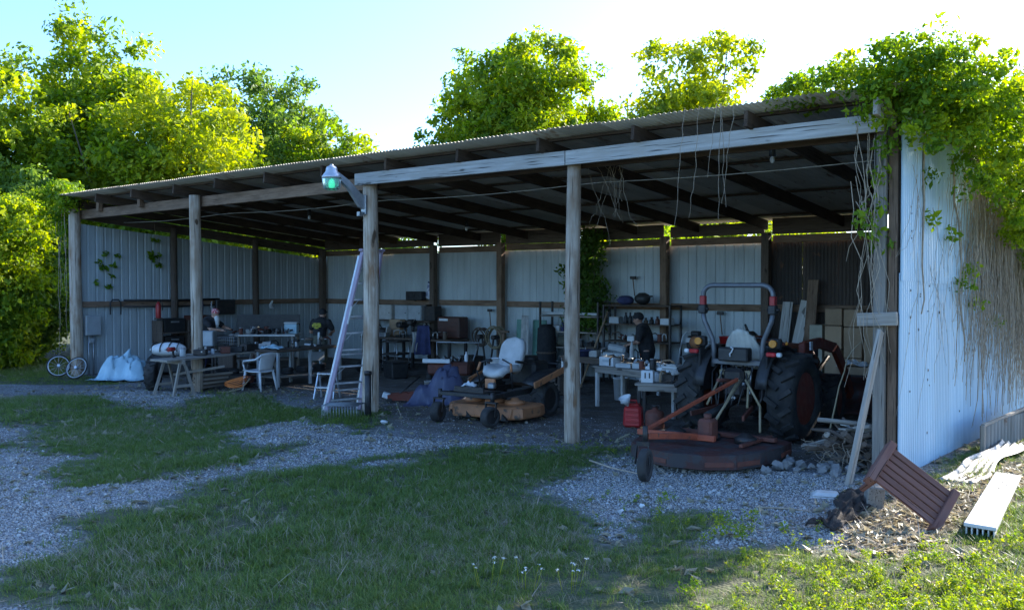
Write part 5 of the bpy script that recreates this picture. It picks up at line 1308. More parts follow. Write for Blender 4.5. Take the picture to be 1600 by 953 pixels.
single(MB().box((0, 0, .2), (.4, .3, .4), None, .01).box((-.16, 0, .42), (.05, .2, .05)), 'dark_bin', M['dark_metal'], 'dark metal bin at the right end of the wall shelf', 'bin', (5.05, 7.52, 1.265))
rd = thing('radio', 'black radio box standing on the back girt above the grey cabinets', 'radio', (4.28, 7.62, 1.83))
MB().box((0, 0, .12), (.62, .22, .25), None, .02).build('case', M['black'], rd)
for sx in (-.22, 0.02): MB().cyl((sx, -.11, .12), (sx, -.125, .12), .06, n=14).build('speaker', M['dark_metal'], rd)
cal = thing('wall_calendar', 'printed calendar sheet pinned to the back wall beside a post', 'calendar', (4.70, 7.72, 1.86), 0, None, (0, R(12), 0))
MB().box((0, 0, .24), (.26, .008, .48), None, 0).build('sheet', M['paper'], cal); MB().box((0, -.006, .46), (.26, .006, .05), None, 0).build('binding', M['cloth_blue'], cal)
tcb = thing('tool_chest', 'dark red brown tool chest with a pale sticker on the back bench', 'tool chest', (5.95, 7.35, .82))
MB().box((0, 0, .29), (.80, .40, .58), None, .03).build('body', M['brown_box'], tcb); MB().box((-.15, -.205, .50), (.32, .008, .06), None, 0).build('sticker', M['white'], tcb)
for z in (.12, .26, .40): MB().box((0, -.206, z), (.7, .012, .10), None, .004).build('drawer', M['brown_box'], tcb)
bb = thing('back_bench', 'long black bench cluttered with machines along the back wall', 'workbench', (4.75, 7.05, 0))
MB().box((0, 0, .78), (3.5, .75, .06), None, .006).build('top', M['oldwood'], bb)
for x in (-1.65, -.7, .3, 1.65):
    for y in (-.32, .32): MB().box((x, y, .375), (.07, .07, .75), None, .005).build('leg', M['dark_metal'], bb)
MB().box((0, .05, .18), (3.4, .6, .03)).build('shelf', M['oldwood'], bb)
gn = thing('bench_grinder', 'bench grinder with a pale wheel at the left end of the back bench', 'grinder', (3.75, 6.8, .81), .3)
MB().cyl((-.16, 0, .16), (.16, 0, .16), .09, n=14).box((0, 0, .04), (.2, .16, .08), None, .01).build('motor', M['dark_metal'], gn)
for sx in (-1, 1): MB().cyl((sx * .20, 0, .16), (sx * .235, 0, .16), .13, n=20).build('wheel', M['white_paint'], gn)
dr = thing('drawer_unit', 'small tan drawer unit on the back bench beside the grinder', 'drawers', (3.95, 7.25, .81), .0)
MB().box((0, 0, .24), (.42, .30, .48), None, .008).build('case', M['card'], dr)
for k in range(4): MB().box((0, -.156, .06 + .115 * k), (.38, .02, .095), None, .006).build('drawer', M['card'], dr)
for k, (x, h, w, m_, lab) in enumerate([(4.4, .34, .30, 'black', 'black drill press head on the back bench, leftmost'), (4.75, .42, .26, 'dark_metal', 'tall dark machine head in the middle of the back bench'), (5.12, .28, .34, 'black', 'squat black machine right of the tall one on the back bench')]):
    t = thing('bench_machine', lab, 'machine', (x, 7.0, .81), rnd.uniform(-.4, .4), 'machines on the back bench')
    MB().box((0, 0, .03), (w, .34, .06), None, .01).cyl((0, .06, .05), (0, .06, h), .04, n=10).build('base', M[m_], t); MB().box((0, -.02, h), (w * .7, .34, .16), None, .04).build('head', M[m_], t)
    MB().cyl((w * .3, -.1, h), (w * .75, -.18, h + .12), .01, n=6).build('lever', M['galv'], t)
def cart(loc, rz, w, d, h, lab, group=None):
    t = thing('tool_cart', lab, 'cart', loc, rz, group)
    for sx in (-1, 1):
        for sy in (-1, 1):
            MB().cyl((sx * w / 2, sy * d / 2, .08), (sx * w / 2, sy * d / 2, h), .018, n=8).build('post', M['galv'], t); MB().cyl((sx * w / 2 - .02, sy * d / 2, .05), (sx * w / 2 + .02, sy * d / 2, .05), .05, n=12).build('caster', M['tyre'], t)
    for z in (.14, h * .55, h - .03): MB().box((0, 0, z), (w + .04, d + .04, .05), None, .008).build('shelf', M['dark_metal'], t)
    return t
cart((5.15, 6.0, 0), .2, .45, .55, .80, 'tool cart with silver posts in front of the back bench')
single(MB().box((0, 0, .05), (.34, .10, .10), None, .01), 'white_carton', M['white_paint'], 'small white carton on the bottom shelf of the tool cart', 'carton', (5.25, 5.75, .168), .2)
hp = thing('hand_cart', 'dark hand cart with a bent silver handle near the second post', 'hand cart', (4.95, 5.2, 0), .2)
MB().tube([(-.2, 0, .05), (-.2, 0, 1.0), (-.12, .02, 1.08), (.12, .02, 1.08), (.2, 0, 1.0), (.2, 0, .05)], .018, 8).build('frame', M['alu'], hp); MB().box((0, .12, .05), (.4, .26, .02)).build('toe_plate', M['dark_metal'], hp)
for sx in (-1, 1): MB().cyl((sx * .2, -.06, .12), (sx * .26, -.06, .12), .12, n=16).build('wheel', M['tyre'], hp)
cloth_hang('hanging_jacket', M['cloth_blue'], 'dark blue jacket slung over the end of the back bench', (5.62, 6.55, 1.18), .35, .46, .78, 21, 'jacket')
cloth_hang('hanging_towel', M['cloth_pale'], 'pale towel hanging left of the dark blue jacket', (5.36, 6.48, 1.0), .35, .22, .55, 22, 'towel')
# red machine with white top edge
rm = thing('red_machine', 'low dark red machine with a white front edge behind the blue tarp', 'machine', (9.0, 4.0, 0), .5)
MB().box((0, 0, .42), (.95, .62, .28), None, .05).build('body', M['rust_red'], rm); MB().box((-.25, -.36, .60), (.62, .05, .09), None, .012).build('front_edge', M['white'], rm)
for sx in (-1, 1): wheel(rm, (sx * .5, .1, .20), .19, .12, 'dark_metal')
MB().tube([(-.4, .3, .5), (-.5, .6, .95), (.5, .6, .95), (.4, .3, .5)], .016, 8).build('handle', M['galv'], rm)
for k in range(8): 
    a = rnd.uniform(0, 6.28); MB().tube([(.0 + .08 * k - .3, .05, .56), (-.28 + .08 * k + .05 * math.cos(a), .05 * math.sin(a), .68), (-.25 + .09 * k, -.05, .62)], .02, 6).build('fitting', M['galv'] if k % 2 else M['dark_metal'], rm)
bt = single(MB().lathe([(0, 0), (.04, 0), (.042, .01), (.042, .14), (.018, .18), (.018, .22), (0, .22)], 12), 'white_bottle', M['white'], 'small white bottle standing on the low red machine', 'bottle', (9.35, 4.1, .57))
tarp_obj('tarp', M['tarp_navy'], 'dark blue tarp pulled over a round machine near the floor jack', (10.75, 1.75, 0), .6, .62, .5, .55, 9, [(.25, 0, .75, .62), (-.4, -.1, .6, .34), (.1, .3, .5, .6)])
fj = thing('floor_jack', 'orange floor jack with a pale plate just left of the dark blue tarp', 'jack', (10.1, 1.45, 0), .75)
for sx in (-1, 1):
    MB().prism([(-.30, .05), (.30, .05), (.30, .12), (.05, .20), (-.30, .16)], .02, Matrix(((1, 0, 0, 0), (0, 0, 1, sx * .11), (0, 1, 0, 0), (0, 0, 0, 1)))).build('side_plate', M['tractor_orange'], fj)
    for x in (-.26, .27): MB().cyl((x, sx * .14 - .015, .05), (x, sx * .14 + .015, .05), .05, n=14).build('roller', M['dark_metal'], fj)
MB().beam((-.1, 0, .12), (.26, 0, .20), .10, .06).build('lift_arm', M['tractor_orange'], fj); MB().box((-.33, 0, .14), (.14, .2, .10), (0, .3, 0), .01).build('cover_plate', M['white'], fj)
MB().tube([(-.1, 0, .15), (.3, .4, .45)], .016, 8).build('handle', M['dark_metal'], fj)
# wire crate and pipe at the second post
wc = thing('wire_crate', 'wire mesh crate lying at the foot of the second post', 'crate', (10.95, -.78, 0), .55)
for z in (.01, .26):
    MB().tube([(-.30, -.22, z), (.30, -.22, z), (.30, .22, z), (-.30, .22, z), (-.30, -.22, z)], .007, 5).build('frame', M['galv'], wc)
mb = MB()
for k in range(13):
    x = -.30 + .05 * k; mb.tube([(x, -.22, .26), (x, -.22, .01), (x, .22, .01), (x, .22, .26), (x, -.22, .26)], .0035, 4)
for k in range(10):
    y = -.22 + .049 * k; mb.tube([(-.30, y, .26), (-.30, y, .01), (.30, y, .01), (.30, y, .26), (-.30, y, .26)], .0035, 4)
o = mb.build('wire_mesh', M['galv'], wc); o['kind'] = 'stuff'
bp_ = thing('pipe_bollard', 'short black pipe standing in front of the second post', 'pipe', (11.16, -.42, 0))
MB().cyl((0, 0, -.1), (0, 0, .78), .055, n=14).build('pipe', M['black'], bp_); MB().lathe([(.065, .74), (.065, .80), (.0, .81)], 14).build('cap', M['dark_metal'], bp_)
ss = thing('step_stool', 'grey two step stool left of the leaning ladder', 'stool', (8.55, .85, 0), .5)
for sx in (-1, 1): MB().beam((sx * .2, -.16, 0), (sx * .17, .02, .52), .03, .05).beam((sx * .2, .24, 0), (sx * .17, .06, .52), .03, .05).build('rail', M['alu'], ss)
for z, y in ((.24, -.08), (.50, .04)): MB().box((0, y, z), (.38, .16, .03), None, .006).build('step', M['alu'], ss)
pb = thing('paint_bucket', 'small dusty bucket on the floor behind the second post', 'bucket', (9.4, 2.9, 0))
MB().lathe([(.0, .01), (.10, 0), (.12, .24), (.128, .24), (.128, .25), (.112, .25), (.095, .02)], 16).build('pail', M['cloth_pale'], pb); MB().tube([(-.12, 0, .23), (-.1, -.05, .12), (.1, -.05, .12), (.12, 0, .23)], .004, 4).build('handle', M['galv'], pb)

# ------------------------------------------------------------------ middle back: hoses, green boards, shelves
for k, (x, r_, lab) in enumerate([(7.25, .24, 'dark hose reel left of the coiled tan hose'), (7.75, .29, 'coiled tan hose hung on a reel by the back wall')]):
    t = thing('hose_reel', lab, 'hose reel', (x, 7.0, .62), 0, 'hose reels at the back wall')
    mb = MB()
    for j in range(5): mb.lathe([(r_ - .025 * (j % 3) + .018 * math.cos(a), -.08 + .04 * j + .018 * math.sin(a)) for a in np.linspace(0, 6.283, 7)[:-1]], 22, (0, 0, .3), (math.pi / 2 + .1 * (j - 2), .12 * (j - 2), 0), closed=True)
    mb.build('hose', M['hose' if k else 'oldwood'], t); MB().beam((-.2, 0, -.62), (-.05, 0, .32), .04, .04).beam((.2, 0, -.62), (.05, 0, .32), .04, .04).build('stand', M['dark_metal'], t); MB().cyl((0, -.12, .3), (0, .12, .3), .06, n=12).build('drum', M['dark_metal'], t)
jp = thing('jack_post', 'brown T headed jack post beside the coiled hose', 'jack post', (8.10, 6.9, 0))
MB().cyl((0, 0, 0), (0, 0, 1.05), .05, n=10).build('tube', M['girt'], jp); MB().box((0, 0, 1.08), (.34, .08, .05), None, .006).build('head', M['girt'], jp); MB().box((0, 0, .02), (.3, .3, .03)).build('base', M['dark_metal'], jp)
for k, (x, w, lab) in enumerate([(8.45, .30, 'green board left of the hanging pale coat'), (9.02, .40, 'green board right of the hanging pale coat')]):
    t = thing('green_board', lab, 'board', (x, 7.15, .2), 0, 'green boards by the back wall', (R(-3), 0, 0)); MB().box((0, 0, .60), (w, .04, 1.18), None, .006).build('panel', M['green_panel'], t); MB().box((0, -.03, .06), (w, .03, .07)).build('rail', M['green_panel'], t)
    MB().box((0, .0, -.1), (w * .9, .05, .2)).build('foot', M['oldwood'], t)
cloth_hang('hanging_coat', M['cloth_pale'], 'long pale coat hanging between the two green boards', (8.72, 6.98, 1.50), 0, .34, 1.25, 31, 'coat')
ca_ = thing('dark_locker', 'tall dark wrapped roll standing right of the green boards', 'roll', (9.42, 6.95, 0))
MB().lathe([(0, 0), (.24, 0), (.25, .1), (.24, .7), (.22, 1.2), (.12, 1.30), (0, 1.30)], 16).build('roll', M['cloth_black'], ca_); MB().lathe([(.255, .6), (.26, .62), (.255, .64)], 16).build('strap', M['oldwood'], ca_)
def shelf_unit(name, lab, loc, w, d, h, levels, mat='oldwood', post='dark_metal'):
    t = thing(name, lab, 'shelving', loc)
    for sx in (-1, 1):
        for sy in (-1, 1): MB().box((sx * w / 2, sy * d / 2, h / 2), (.045, .045, h), None, .004).build('post', M[post], t)
    for z in levels: MB().box((0, 0, z), (w + .03, d + .03, .03), None, .003).build('shelf', M[mat], t)
    return t
shelf_unit('shelf_unit', 'metal shelf unit partly hidden by the third post', (10.0, 7.3, 0), 1.7, .5, 1.85, (.35, .75, 1.12, 1.50), 'board')
shelf_unit('shelf_unit', 'crowded shelf unit with a long top board behind the seated work area', (11.85, 7.35, 0), 1.75, .5, 1.80, (.4, .95, 1.35, 1.78), 'oldwood')
for k, (x, z, h, m_, lab) in enumerate([(9.55, 1.135, .13, 'white', 'white carton on the third shelf behind the third post'), (9.72, 1.135, .20, 'cloth_blue', 'dark blue bottle left of the white one on the shelf'), (9.84, 1.135, .22, 'white', 'white bottle beside the dark blue bottle on the shelf'), (9.95, 1.135, .17, 'red', 'small red can on the shelf beside the white bottle'),
        (11.25, 1.365, .15, 'grey_box', 'grey carton at the left of the second shelf unit'), (12.05, 1.365, .12, 'oldwood', 'dark jar in the middle of the second shelf unit'), (12.2, 1.365, .14, 'dark_metal', 'dark tin in the middle of the second shelf unit'), (12.35, 1.365, .16, 'brown_box', 'red brown tin near the right of the second shelf unit'), (12.6, 1.365, .14, 'white', 'white box at the right end of the second shelf unit')]):
    t = thing('shelf_container', lab, 'container', (x, 7.2, z), rnd.uniform(-.3, .3), 'containers on the shelf units')
    if 'bottle' in lab or 'can' in lab or 'jar' in lab or 'tin' in lab:
        MB().lathe([(0, 0), (.045, 0), (.05, .01), (.05, h * .7), (.025, h * .85), (.025, h), (0, h)], 12).build('body', M[m_], t); MB().lathe([(.03, h), (.03, h + .025), (0, h + .025)], 12).build('cap', M['black'], t)
    else:
        MB().box((0, 0, h / 2), (.26, .2, h), None, .006).build('body', M[m_], t); MB().box((0, 0, h + .004), (.27, .06, .008)).build('tape', M['card'], t)
for k in range(4):
    t = thing('black_bottle', ['leftmost', 'second', 'third', 'rightmost'][k] + ' black capped bottle in the row on the second shelf unit', 'bottle', (11.55 + .12 * k, 7.15, 1.365), 0, 'row of black bottles')
    MB().lathe([(0, 0), (.045, 0), (.05, .02), (.05, .14), (.02, .2), (.02, .22), (0, .22)], 12).build('body', M['black'], t); MB().lathe([(.022, .22), (.022, .26), (0, .26)], 8).build('cap', M['black'], t)
single(MB().cyl((-.95, 0, .04), (.75, .0, .04), .035, n=10), 'white_tube', M['white'], 'long white tube laid on the top shelf behind the third post', 'pipe', (10.0, 7.2, 1.52))
mb = MB(); mb.ell((0, 0, .1), (.22, .16, .11), None, 12, 8, jit=.2); single(mb, 'dark_bundle', M['cloth_blue'], 'dark blue bundle at the left on the top board of the second shelf unit', 'bundle', (11.45, 7.3, 1.80))
mb = MB(); mb.ell((0, 0, .14), (.20, .16, .14), None, 12, 8, jit=.15).box((.18, 0, .20), (.14, .12, .03), (0, .1, 0), .01); single(mb, 'dark_helmet', M['black'], 'black peaked helmet on the top board of the second shelf unit', 'helmet', (11.9, 7.3, 1.80))
mb = MB(); mb.ell((0, 0, .13), (.26, .2, .14), None, 10, 6, jit=.25); single(mb, 'dark_bundle', M['olive'], 'dark bundle on the low shelf right behind the third post', 'bundle', (9.8, 7.2, .77))
single(MB().tube([(0, 0, 0), (.22, .75, 1.65)], .022, 8), 'broom_pole', M['card'], 'pale wooden pole leaning on the shelf right of the third post', 'pole', (11.35, 5.6, .01))

# ------------------------------------------------------------------ tables in the third bay
def folding_table(lab, loc, rz, w, d, h, mat='board', leg='alu'):
    t = thing('work_table', lab, 'table', loc, rz)
    MB().box((0, 0, h - .02), (w, d, .04), None, .006).build('top', M[mat], t); MB().box((0, -d / 2 + .03, h - .08), (w - .1, .03, .09), None, .003).build('apron', M[mat], t)
    for sx in (-1, 1):
        for sy in (-1, 1): MB().box((sx * (w / 2 - .06), sy * (d / 2 - .06), (h - .04) / 2), (.06, .06, h - .04), None, .004).build('leg', M[leg], t)
    return t
folding_table('long cluttered work table with pale legs behind the petrol cans', (14.35, 3.35, 0), -.28, 2.1, .75, .76, 'board', 'white_paint')
folding_table('smaller low folding table right behind the two petrol cans', (15.35, 2.35, 0), .35, 1.0, .6, .66, 'board', 'dark_metal')
folding_table('far dark table behind the third post', (12.3, 5.3, 0), -.1, 2.2, .7, .74, 'oldwood', 'alu')
TX, TY = Vector((math.cos(-.28), math.sin(-.28), 0)), Vector((-math.sin(-.28), math.cos(-.28), 0))
def on_t(a, b, z=.765): p = Vector((14.35, 3.35, 0)) + TX * a + TY * b; return (p.x, p.y, z)
def carton(lab, loc, rz, w, d, h, mat, group=None, cat='box', name='carton', flaps=True):
    t = thing(name, lab, cat, loc, rz, group)
    MB().box((0, 0, h / 2), (w, d, h), None, .006).build('body', M[mat], t)
    if flaps:
        for s_ in (-1, 1): MB().box((0, s_ * d * .252, h + .003), (w * .995, d * .485, .005), (s_ * .015, 0, 0), .001).build('flap', M[mat], t)
        MB().box((0, 0, h + .008), (w * .2, d * .98, .003)).build('tape', M['hose'], t); 
        if not mat.startswith('card'): MB().box((0, -d / 2 - .003, h * .62), (w * .5, .004, h * .3)).build('print', M['grey_box'], t)
    return t
carton('white carton with print at the left end of the long work table', on_t(-.75, -.2), -.2, .36, .24, .16, 'white', 'cartons on the long work table')
carton('flat grey carton second from left on the long work table', on_t(-.32, -.22), .1, .30, .22, .08, 'grey_box', 'cartons on the long work table')
carton('small white carton in the middle of the long work table', on_t(-.12, -.05), .3, .18, .16, .09, 'white', 'cartons on the long work table')
et = thing('egg_tray', 'white cupped tray near the right end of the long work table', 'tray', on_t(.36, -.05), -.2)
MB().box((0, 0, .03), (.40, .28, .06), None, .01).build('base', M['white'], et)
for i in range(5):
    for j in range(3): MB().lathe([(.035, .06), (.02, .11), (.0, .115)], 8, (-.15 + .075 * i, -.08 + .08 * j, 0)).build('cup', M['white'], et)
for k in range(4): single(MB().box((0, 0, .012), (.34, .24, .022), None, .003).box((.0, -.1, .028), (.3, .02, .01)), 'paper_stack', M['cloth_pale'] if k % 2 else M['white'], ['bottom', 'second lowest', 'second highest', 'topmost'][k] + ' flat paper pad of the stack on the long work table', 'papers', on_t(.78, -.1, .765 + .034 * k), rnd.uniform(-.4, .2), 'papers on the long work table')
rag('rag', M['white'], 'white rag lying on the foot plate of the orange mower', (12.6, .55, .56), .4, .12, .10, .09, 17)
rag('rag', M['white'], 'crumpled white cloth in the middle of the clutter by the dark person', on_t(-.42, .22), .5, .17, .12, .16, 7)
rag('rag', M['cloth_black'], 'black cloth heaped in the middle of the long work table', on_t(.1, .25), .2, .34, .18, .13, 8)
rag('rag', M['oldwood'], 'brown cloth and scraps on the low folding table', (15.5, 2.4, .665), .2, .22, .16, .09, 9)
lb = thing('light_box', 'bright white small box with dark slots at the edge of the low table', 'box', (15.12, 2.08, .665), .35)
MB().box((0, 0, .10), (.20, .14, .20), None, .01).build('case', M['white'], lb)
for x in (-.03, .04): MB().box((x, -.071, .12), (.02, .006, .09)).build('slot', M['black'], lb)
tpp = thing('water_bottle', 'slim pale bottle standing on the far dark table', 'bottle', (13.0, 5.05, .745)); MB().lathe([(0, 0), (.045, 0), (.05, .02), (.045, .25), (.02, .32), (.02, .36), (0, .36)], 12).build('body', M['cloth_pale'], tpp); MB().lathe([(.024, .36), (.024, .39), (0, .39)], 10).build('cap', M['white'], tpp)
mc = thing('tabletop_machine', 'pale grey sewing type machine in front of the dark dressed person', 'machine', (12.55, 5.15, .745), -.1)
MB().box((0, 0, .06), (.62, .26, .12), None, .02).build('base', M['grey_box'], mc); MB().box((.05, .02, .20), (.46, .2, .16), (0, .12, 0), .04).build('body', M['grey_box'], mc); MB().cyl((.32, 0, .2), (.36, 0, .2), .08, n=16).build('hand_wheel', M['black'], mc)
for k, (x, lab) in enumerate([(11.7, 'blue basin on the left part of the far dark table'), ]):
    t = thing('basin', lab, 'basin', (x, 5.2, .745)); MB().lathe([(0, .01), (.18, 0), (.24, .13), (.26, .13), (.26, .14), (.23, .14), (.17, .02)], 20).build('bowl', M['cloth_blue'], t); MB().lathe([(.265, .12), (.27, .13), (.265, .14)], 20).build('lip', M['cloth_blue'], t)
bk_ = thing('white_pail', 'tall white pail hanging under the long work table', 'bucket', (13.15, 4.4, 0)); MB().lathe([(0, .01), (.13, 0), (.15, .42), (.165, .42), (.165, .44), (.14, .44), (.125, .02)], 18).build('pail', M['white'], bk_); MB().tube([(-.16, 0, .4), (-.1, -.1, .2), (.1, -.1, .2), (.16, 0, .4)], .005, 5).build('handle', M['galv'], bk_)
gc = thing('petrol_can', 'bright red plastic petrol can with a white funnel spout on the floor', 'petrol can', (15.13, 1.62, 0), .3)
MB().box((0, 0, .17), (.30, .22, .34), None, .035, taper=(.92, .9)).build('body', M['red'], gc); MB().box((0, 0, .355), (.2, .15, .04), None, .012).build('shoulder', M['red'], gc)
MB().tube([(-.1, .0, .36), (-.1, 0, .42), (.05, 0, .42), (.05, 0, .36)], .018, 8).build('handle', M['red'], gc); MB().lathe([(.02, .40), (.025, .44), (.10, .56), (.105, .56), (.03, .42)], 16, (.06, -.02, -.02), (.3, -.3, 0)).build('funnel', M['white'], gc)
for z in (.09, .17, .25): MB().box((0, -.112, z), (.2, .012, .03), None, .004).build('rib', M['red'], gc)
oc = thing('fuel_can', 'round rusted tin fuel can right of the red petrol can', 'fuel can', (15.46, 1.72, 0))
MB().lathe([(0, 0), (.145, 0), (.15, .01), (.15, .23), (.13, .27), (.04, .30), (.04, .33), (0, .33)], 20).build('body', M['rust_red'], oc); MB().tube([(-.1, 0, .27), (-.09, 0, .36), (.09, 0, .36), (.1, 0, .27)], .008, 6).build('handle', M['dark_metal'], oc); MB().lathe([(.045, .33), (.045, .36), (0, .36)], 12).build('cap', M['dark_metal'], oc)
ht = thing('hand_truck', 'silver hand truck leaning on the back wall beside a post', 'hand truck', (13.0, 7.25, 0), 0)
MB().tube([(-.2, -.1, .05), (-.2, .3, 1.10), (-.12, .33, 1.2), (.12, .33, 1.2), (.2, .3, 1.10), (.2, -.1, .05)], .018, 8).build('frame', M['alu'], ht)
for z in (.35, .65, .95): MB().cyl((-.2, -.1 + .38 * z, z), (.2, -.1 + .38 * z, z), .012, n=6).build('rung', M['alu'], ht)
for sx in (-1, 1): MB().cyl((sx * .2, -.02, .12), (sx * .26, -.02, .12), .12, n=16).build('wheel', M['tyre'], ht)
MB().box((0, -.22, .02), (.4, .26, .015)).build('toe_plate', M['alu'], ht)
# workbench behind the tractor, with red pail, black jug, orange saw
nb = folding_table('dark bench along the back wall behind the tractor seat', (14.35, 6.9, 0), 0, 1.8, .6, .86, 'oldwood', 'oldwood')
rp = thing('red_pail', 'red pail on the back bench behind the tractor', 'bucket', (14.25, 6.8, .865)); MB().lathe([(0, .01), (.13, 0), (.17, .30), (.18, .30), (.18, .315), (.16, .315), (.125, .02)], 18).build('pail', M['red'], rp); MB().tube([(-.17, 0, .3), (-.12, -.1, .12), (.12, -.1, .12), (.17, 0, .3)], .005, 5).build('handle', M['galv'], rp)
bj = thing('black_jug', 'black jug with an upright spout behind the tractor seat', 'jug', (14.75, 6.85, .865)); MB().lathe([(0, 0), (.13, 0), (.14, .03), (.14, .30), (.08, .42), (.05, .44), (0, .44)], 16).build('body', M['black'], bj); MB().tube([(-.05, 0, .40), (-.10, 0, .50), (-.13, 0, .58)], [.035, .028, .022], 8).build('spout', M['black'], bj); MB().tube([(.13, 0, .12), (.2, 0, .2), (.16, 0, .34), (.07, 0, .42)], .016, 6).build('handle', M['black'], bj)
ck = thing('green_jug', 'dull green jug between the red pail and the black jug', 'jug', (14.52, 7.0, .865)); MB().lathe([(0, 0), (.12, 0), (.13, .02), (.13, .28), (.05, .36), (.05, .38), (0, .38)], 14).build('body', M['green_panel'], ck); MB().lathe([(.055, .38), (.055, .42), (0, .42)], 10).build('cap', M['black'], ck)
gp_ = thing('power_head', 'orange and black engine head on the bench left of the roll bar', 'engine', (13.55, 6.75, .865)); MB().box((0, 0, .16), (.34, .3, .30), None, .05).build('shroud', M['black'], gp_); MB().lathe([(.13, 0), (.13, .05), (.06, .08), (0, .08)], 16, (.08, -.16, .18), (math.pi / 2, 0, 0)).build('recoil_cover', M['mower_orange'], gp_); MB().box((-.1, -.16, .22), (.12, .02, .1), None, .004).build('label_plate', M['white'], gp_); MB().box((0, 0, .36), (.2, .14, .10), None, .02).build('tank', M['black'], gp_)
# planks leaning in the back
for k, (x, ln, tl, m_, lab) in enumerate([(15.15, 1.75, .05, 'plank', 'grey plank leaning upright behind the tractor, left of the pair'), (15.35, 1.78, .24, 'plank', 'pale plank leaning at a slant behind the tractor, right of the pair'), (15.72, 2.35, .02, 'girt', 'tall brown plank standing against the brown metal wall')]):
    single(MB().beam((0, 0, 0), (tl, .38, ln), .03, .22, up=(1, 0, 0), ch=.004), 'leaning_plank', M[m_], lab, 'plank', (x, 7.3, .15 if k < 2 else 0.01), 0, 'planks leaning at the back')
# cardboard boxes
GB = 'cardboard boxes stacked at the back'
for k, (x0, x1, z0, z1, m_, lab) in enumerate([(15.93, 16.20, 0, .54, 'card_pale', 'lowest pale box of the left narrow stack'), (15.93, 16.20, .55, 1.05, 'card_pale', 'middle pale box of the left narrow stack'), (15.93, 16.20, 1.06, 1.47, 'card_pale', 'pale narrow box topping the left stack by the planks'),
        (16.24, 16.58, 0, .50, 'card', 'bottom cardboard box of the second stack from left'), (16.24, 16.58, .51, 1.00, 'card', 'second cardboard box up in the second stack'), (16.24, 16.58, 1.01, 1.46, 'card', 'third cardboard box up in the second stack'), (16.24, 16.58, 1.47, 1.80, 'card', 'top cardboard box of the second stack, left of two top boxes'),
        (16.61, 16.97, 0, .40, 'card', 'bottom cardboard box of the third stack'), (16.61, 16.97, .41, .84, 'card', 'second cardboard box up in the third stack'), (16.61, 16.97, .85, 1.44, 'card', 'tall cardboard box second from top in the third stack'), (16.61, 16.97, 1.45, 1.79, 'card', 'top cardboard box of the third stack, right of two top boxes'),
        (17.0, 17.32, 0, .68, 'card', 'bottom box of the rightmost stack'), (17.0, 17.32, .69, 1.46, 'card', 'tall top box of the rightmost stack')]):
    carton(lab, ((x0 + x1) / 2, 7.15, z0 + (.001 if z0 else 0)), rnd.uniform(-.03, .03), x1 - x0 - .015, .42, z1 - z0 - .012, m_, GB, 'box', 'cardboard_box')
carton('wide low cardboard box in front of the stacks', (17.0, 6.55, 0), .05, .62, .45, .72, 'card', GB, 'box', 'cardboard_box')
rag('plastic_wrap', M['white'], 'torn white plastic lying on the wide low cardboard box', (16.95, 6.5, .735), .2, .26, .18, .14, 12, 'plastic')
# thin cable under the rafters with two hanging bulbs
mb = MB(); mb.tube([(x, 1.1 + .02 * math.sin(x), 3.86 - .05 * abs(math.sin(x * .64))) for x in np.linspace(.3, 19.3, 40)], .008, 5)
single(mb, 'overhead_cable', M['cloth_pale'], 'thin pale cable strung along under the rafters', 'cable')
for k, (x, y, lab) in enumerate([(5.6, 2.8, 'bare bulb fitting under the rafters near the first post'), (8.2, 5.4, 'bare bulb fitting under the rafters farther back'), (17.6, 1.2, 'bare bulb fitting under the rafters above the tractor')]):
    t = thing('bulb_fitting', lab, 'lamp', (x, y, roof_z(y) - .27), 0, 'bulb fittings under the roof'); MB().cyl((0, 0, .14), (0, 0, .0), .035, .05, 10).build('socket', M['black'], t); MB().ell((0, 0, -.05), (.035, .035, .05), None, 10, 8).build('bulb', M['white'], t)
# scraps on the ground
for k, (x, y, lab) in enumerate([(11.9, -.75, 'crumpled white paper scrap on the weeds left of the mower'), (18.05, -3.0, 'tiny white scrap on the gravel in front of the mower deck')]):
    mb = MB(); mb.ell((0, 0, .035), (.07 - .04 * k, .05 - .025 * k, .03 - .012 * k), None, 8, 5, jit=.9); single(mb, 'paper_scrap', M['white'], lab, 'litter', (x, y, .012))
single(MB().tube([(0, 0, .012), (.5, -.25, .015), (1.0, -.35, .012)], [.012, .010, .006], 6), 'fallen_stick', M['twig'], 'thin stick lying on the gravel left of the deck wheel', 'stick', (16.2, -1.2, 0))
single(MB().tube([(0, 0, .012), (.3, .12, .02), (.55, .16, .012)], [.012, .010, .006], 6), 'fallen_stick', M['twig'], 'thin stick lying on the gravel right of centre near the grass', 'stick', (18.9, -2.2, 0))

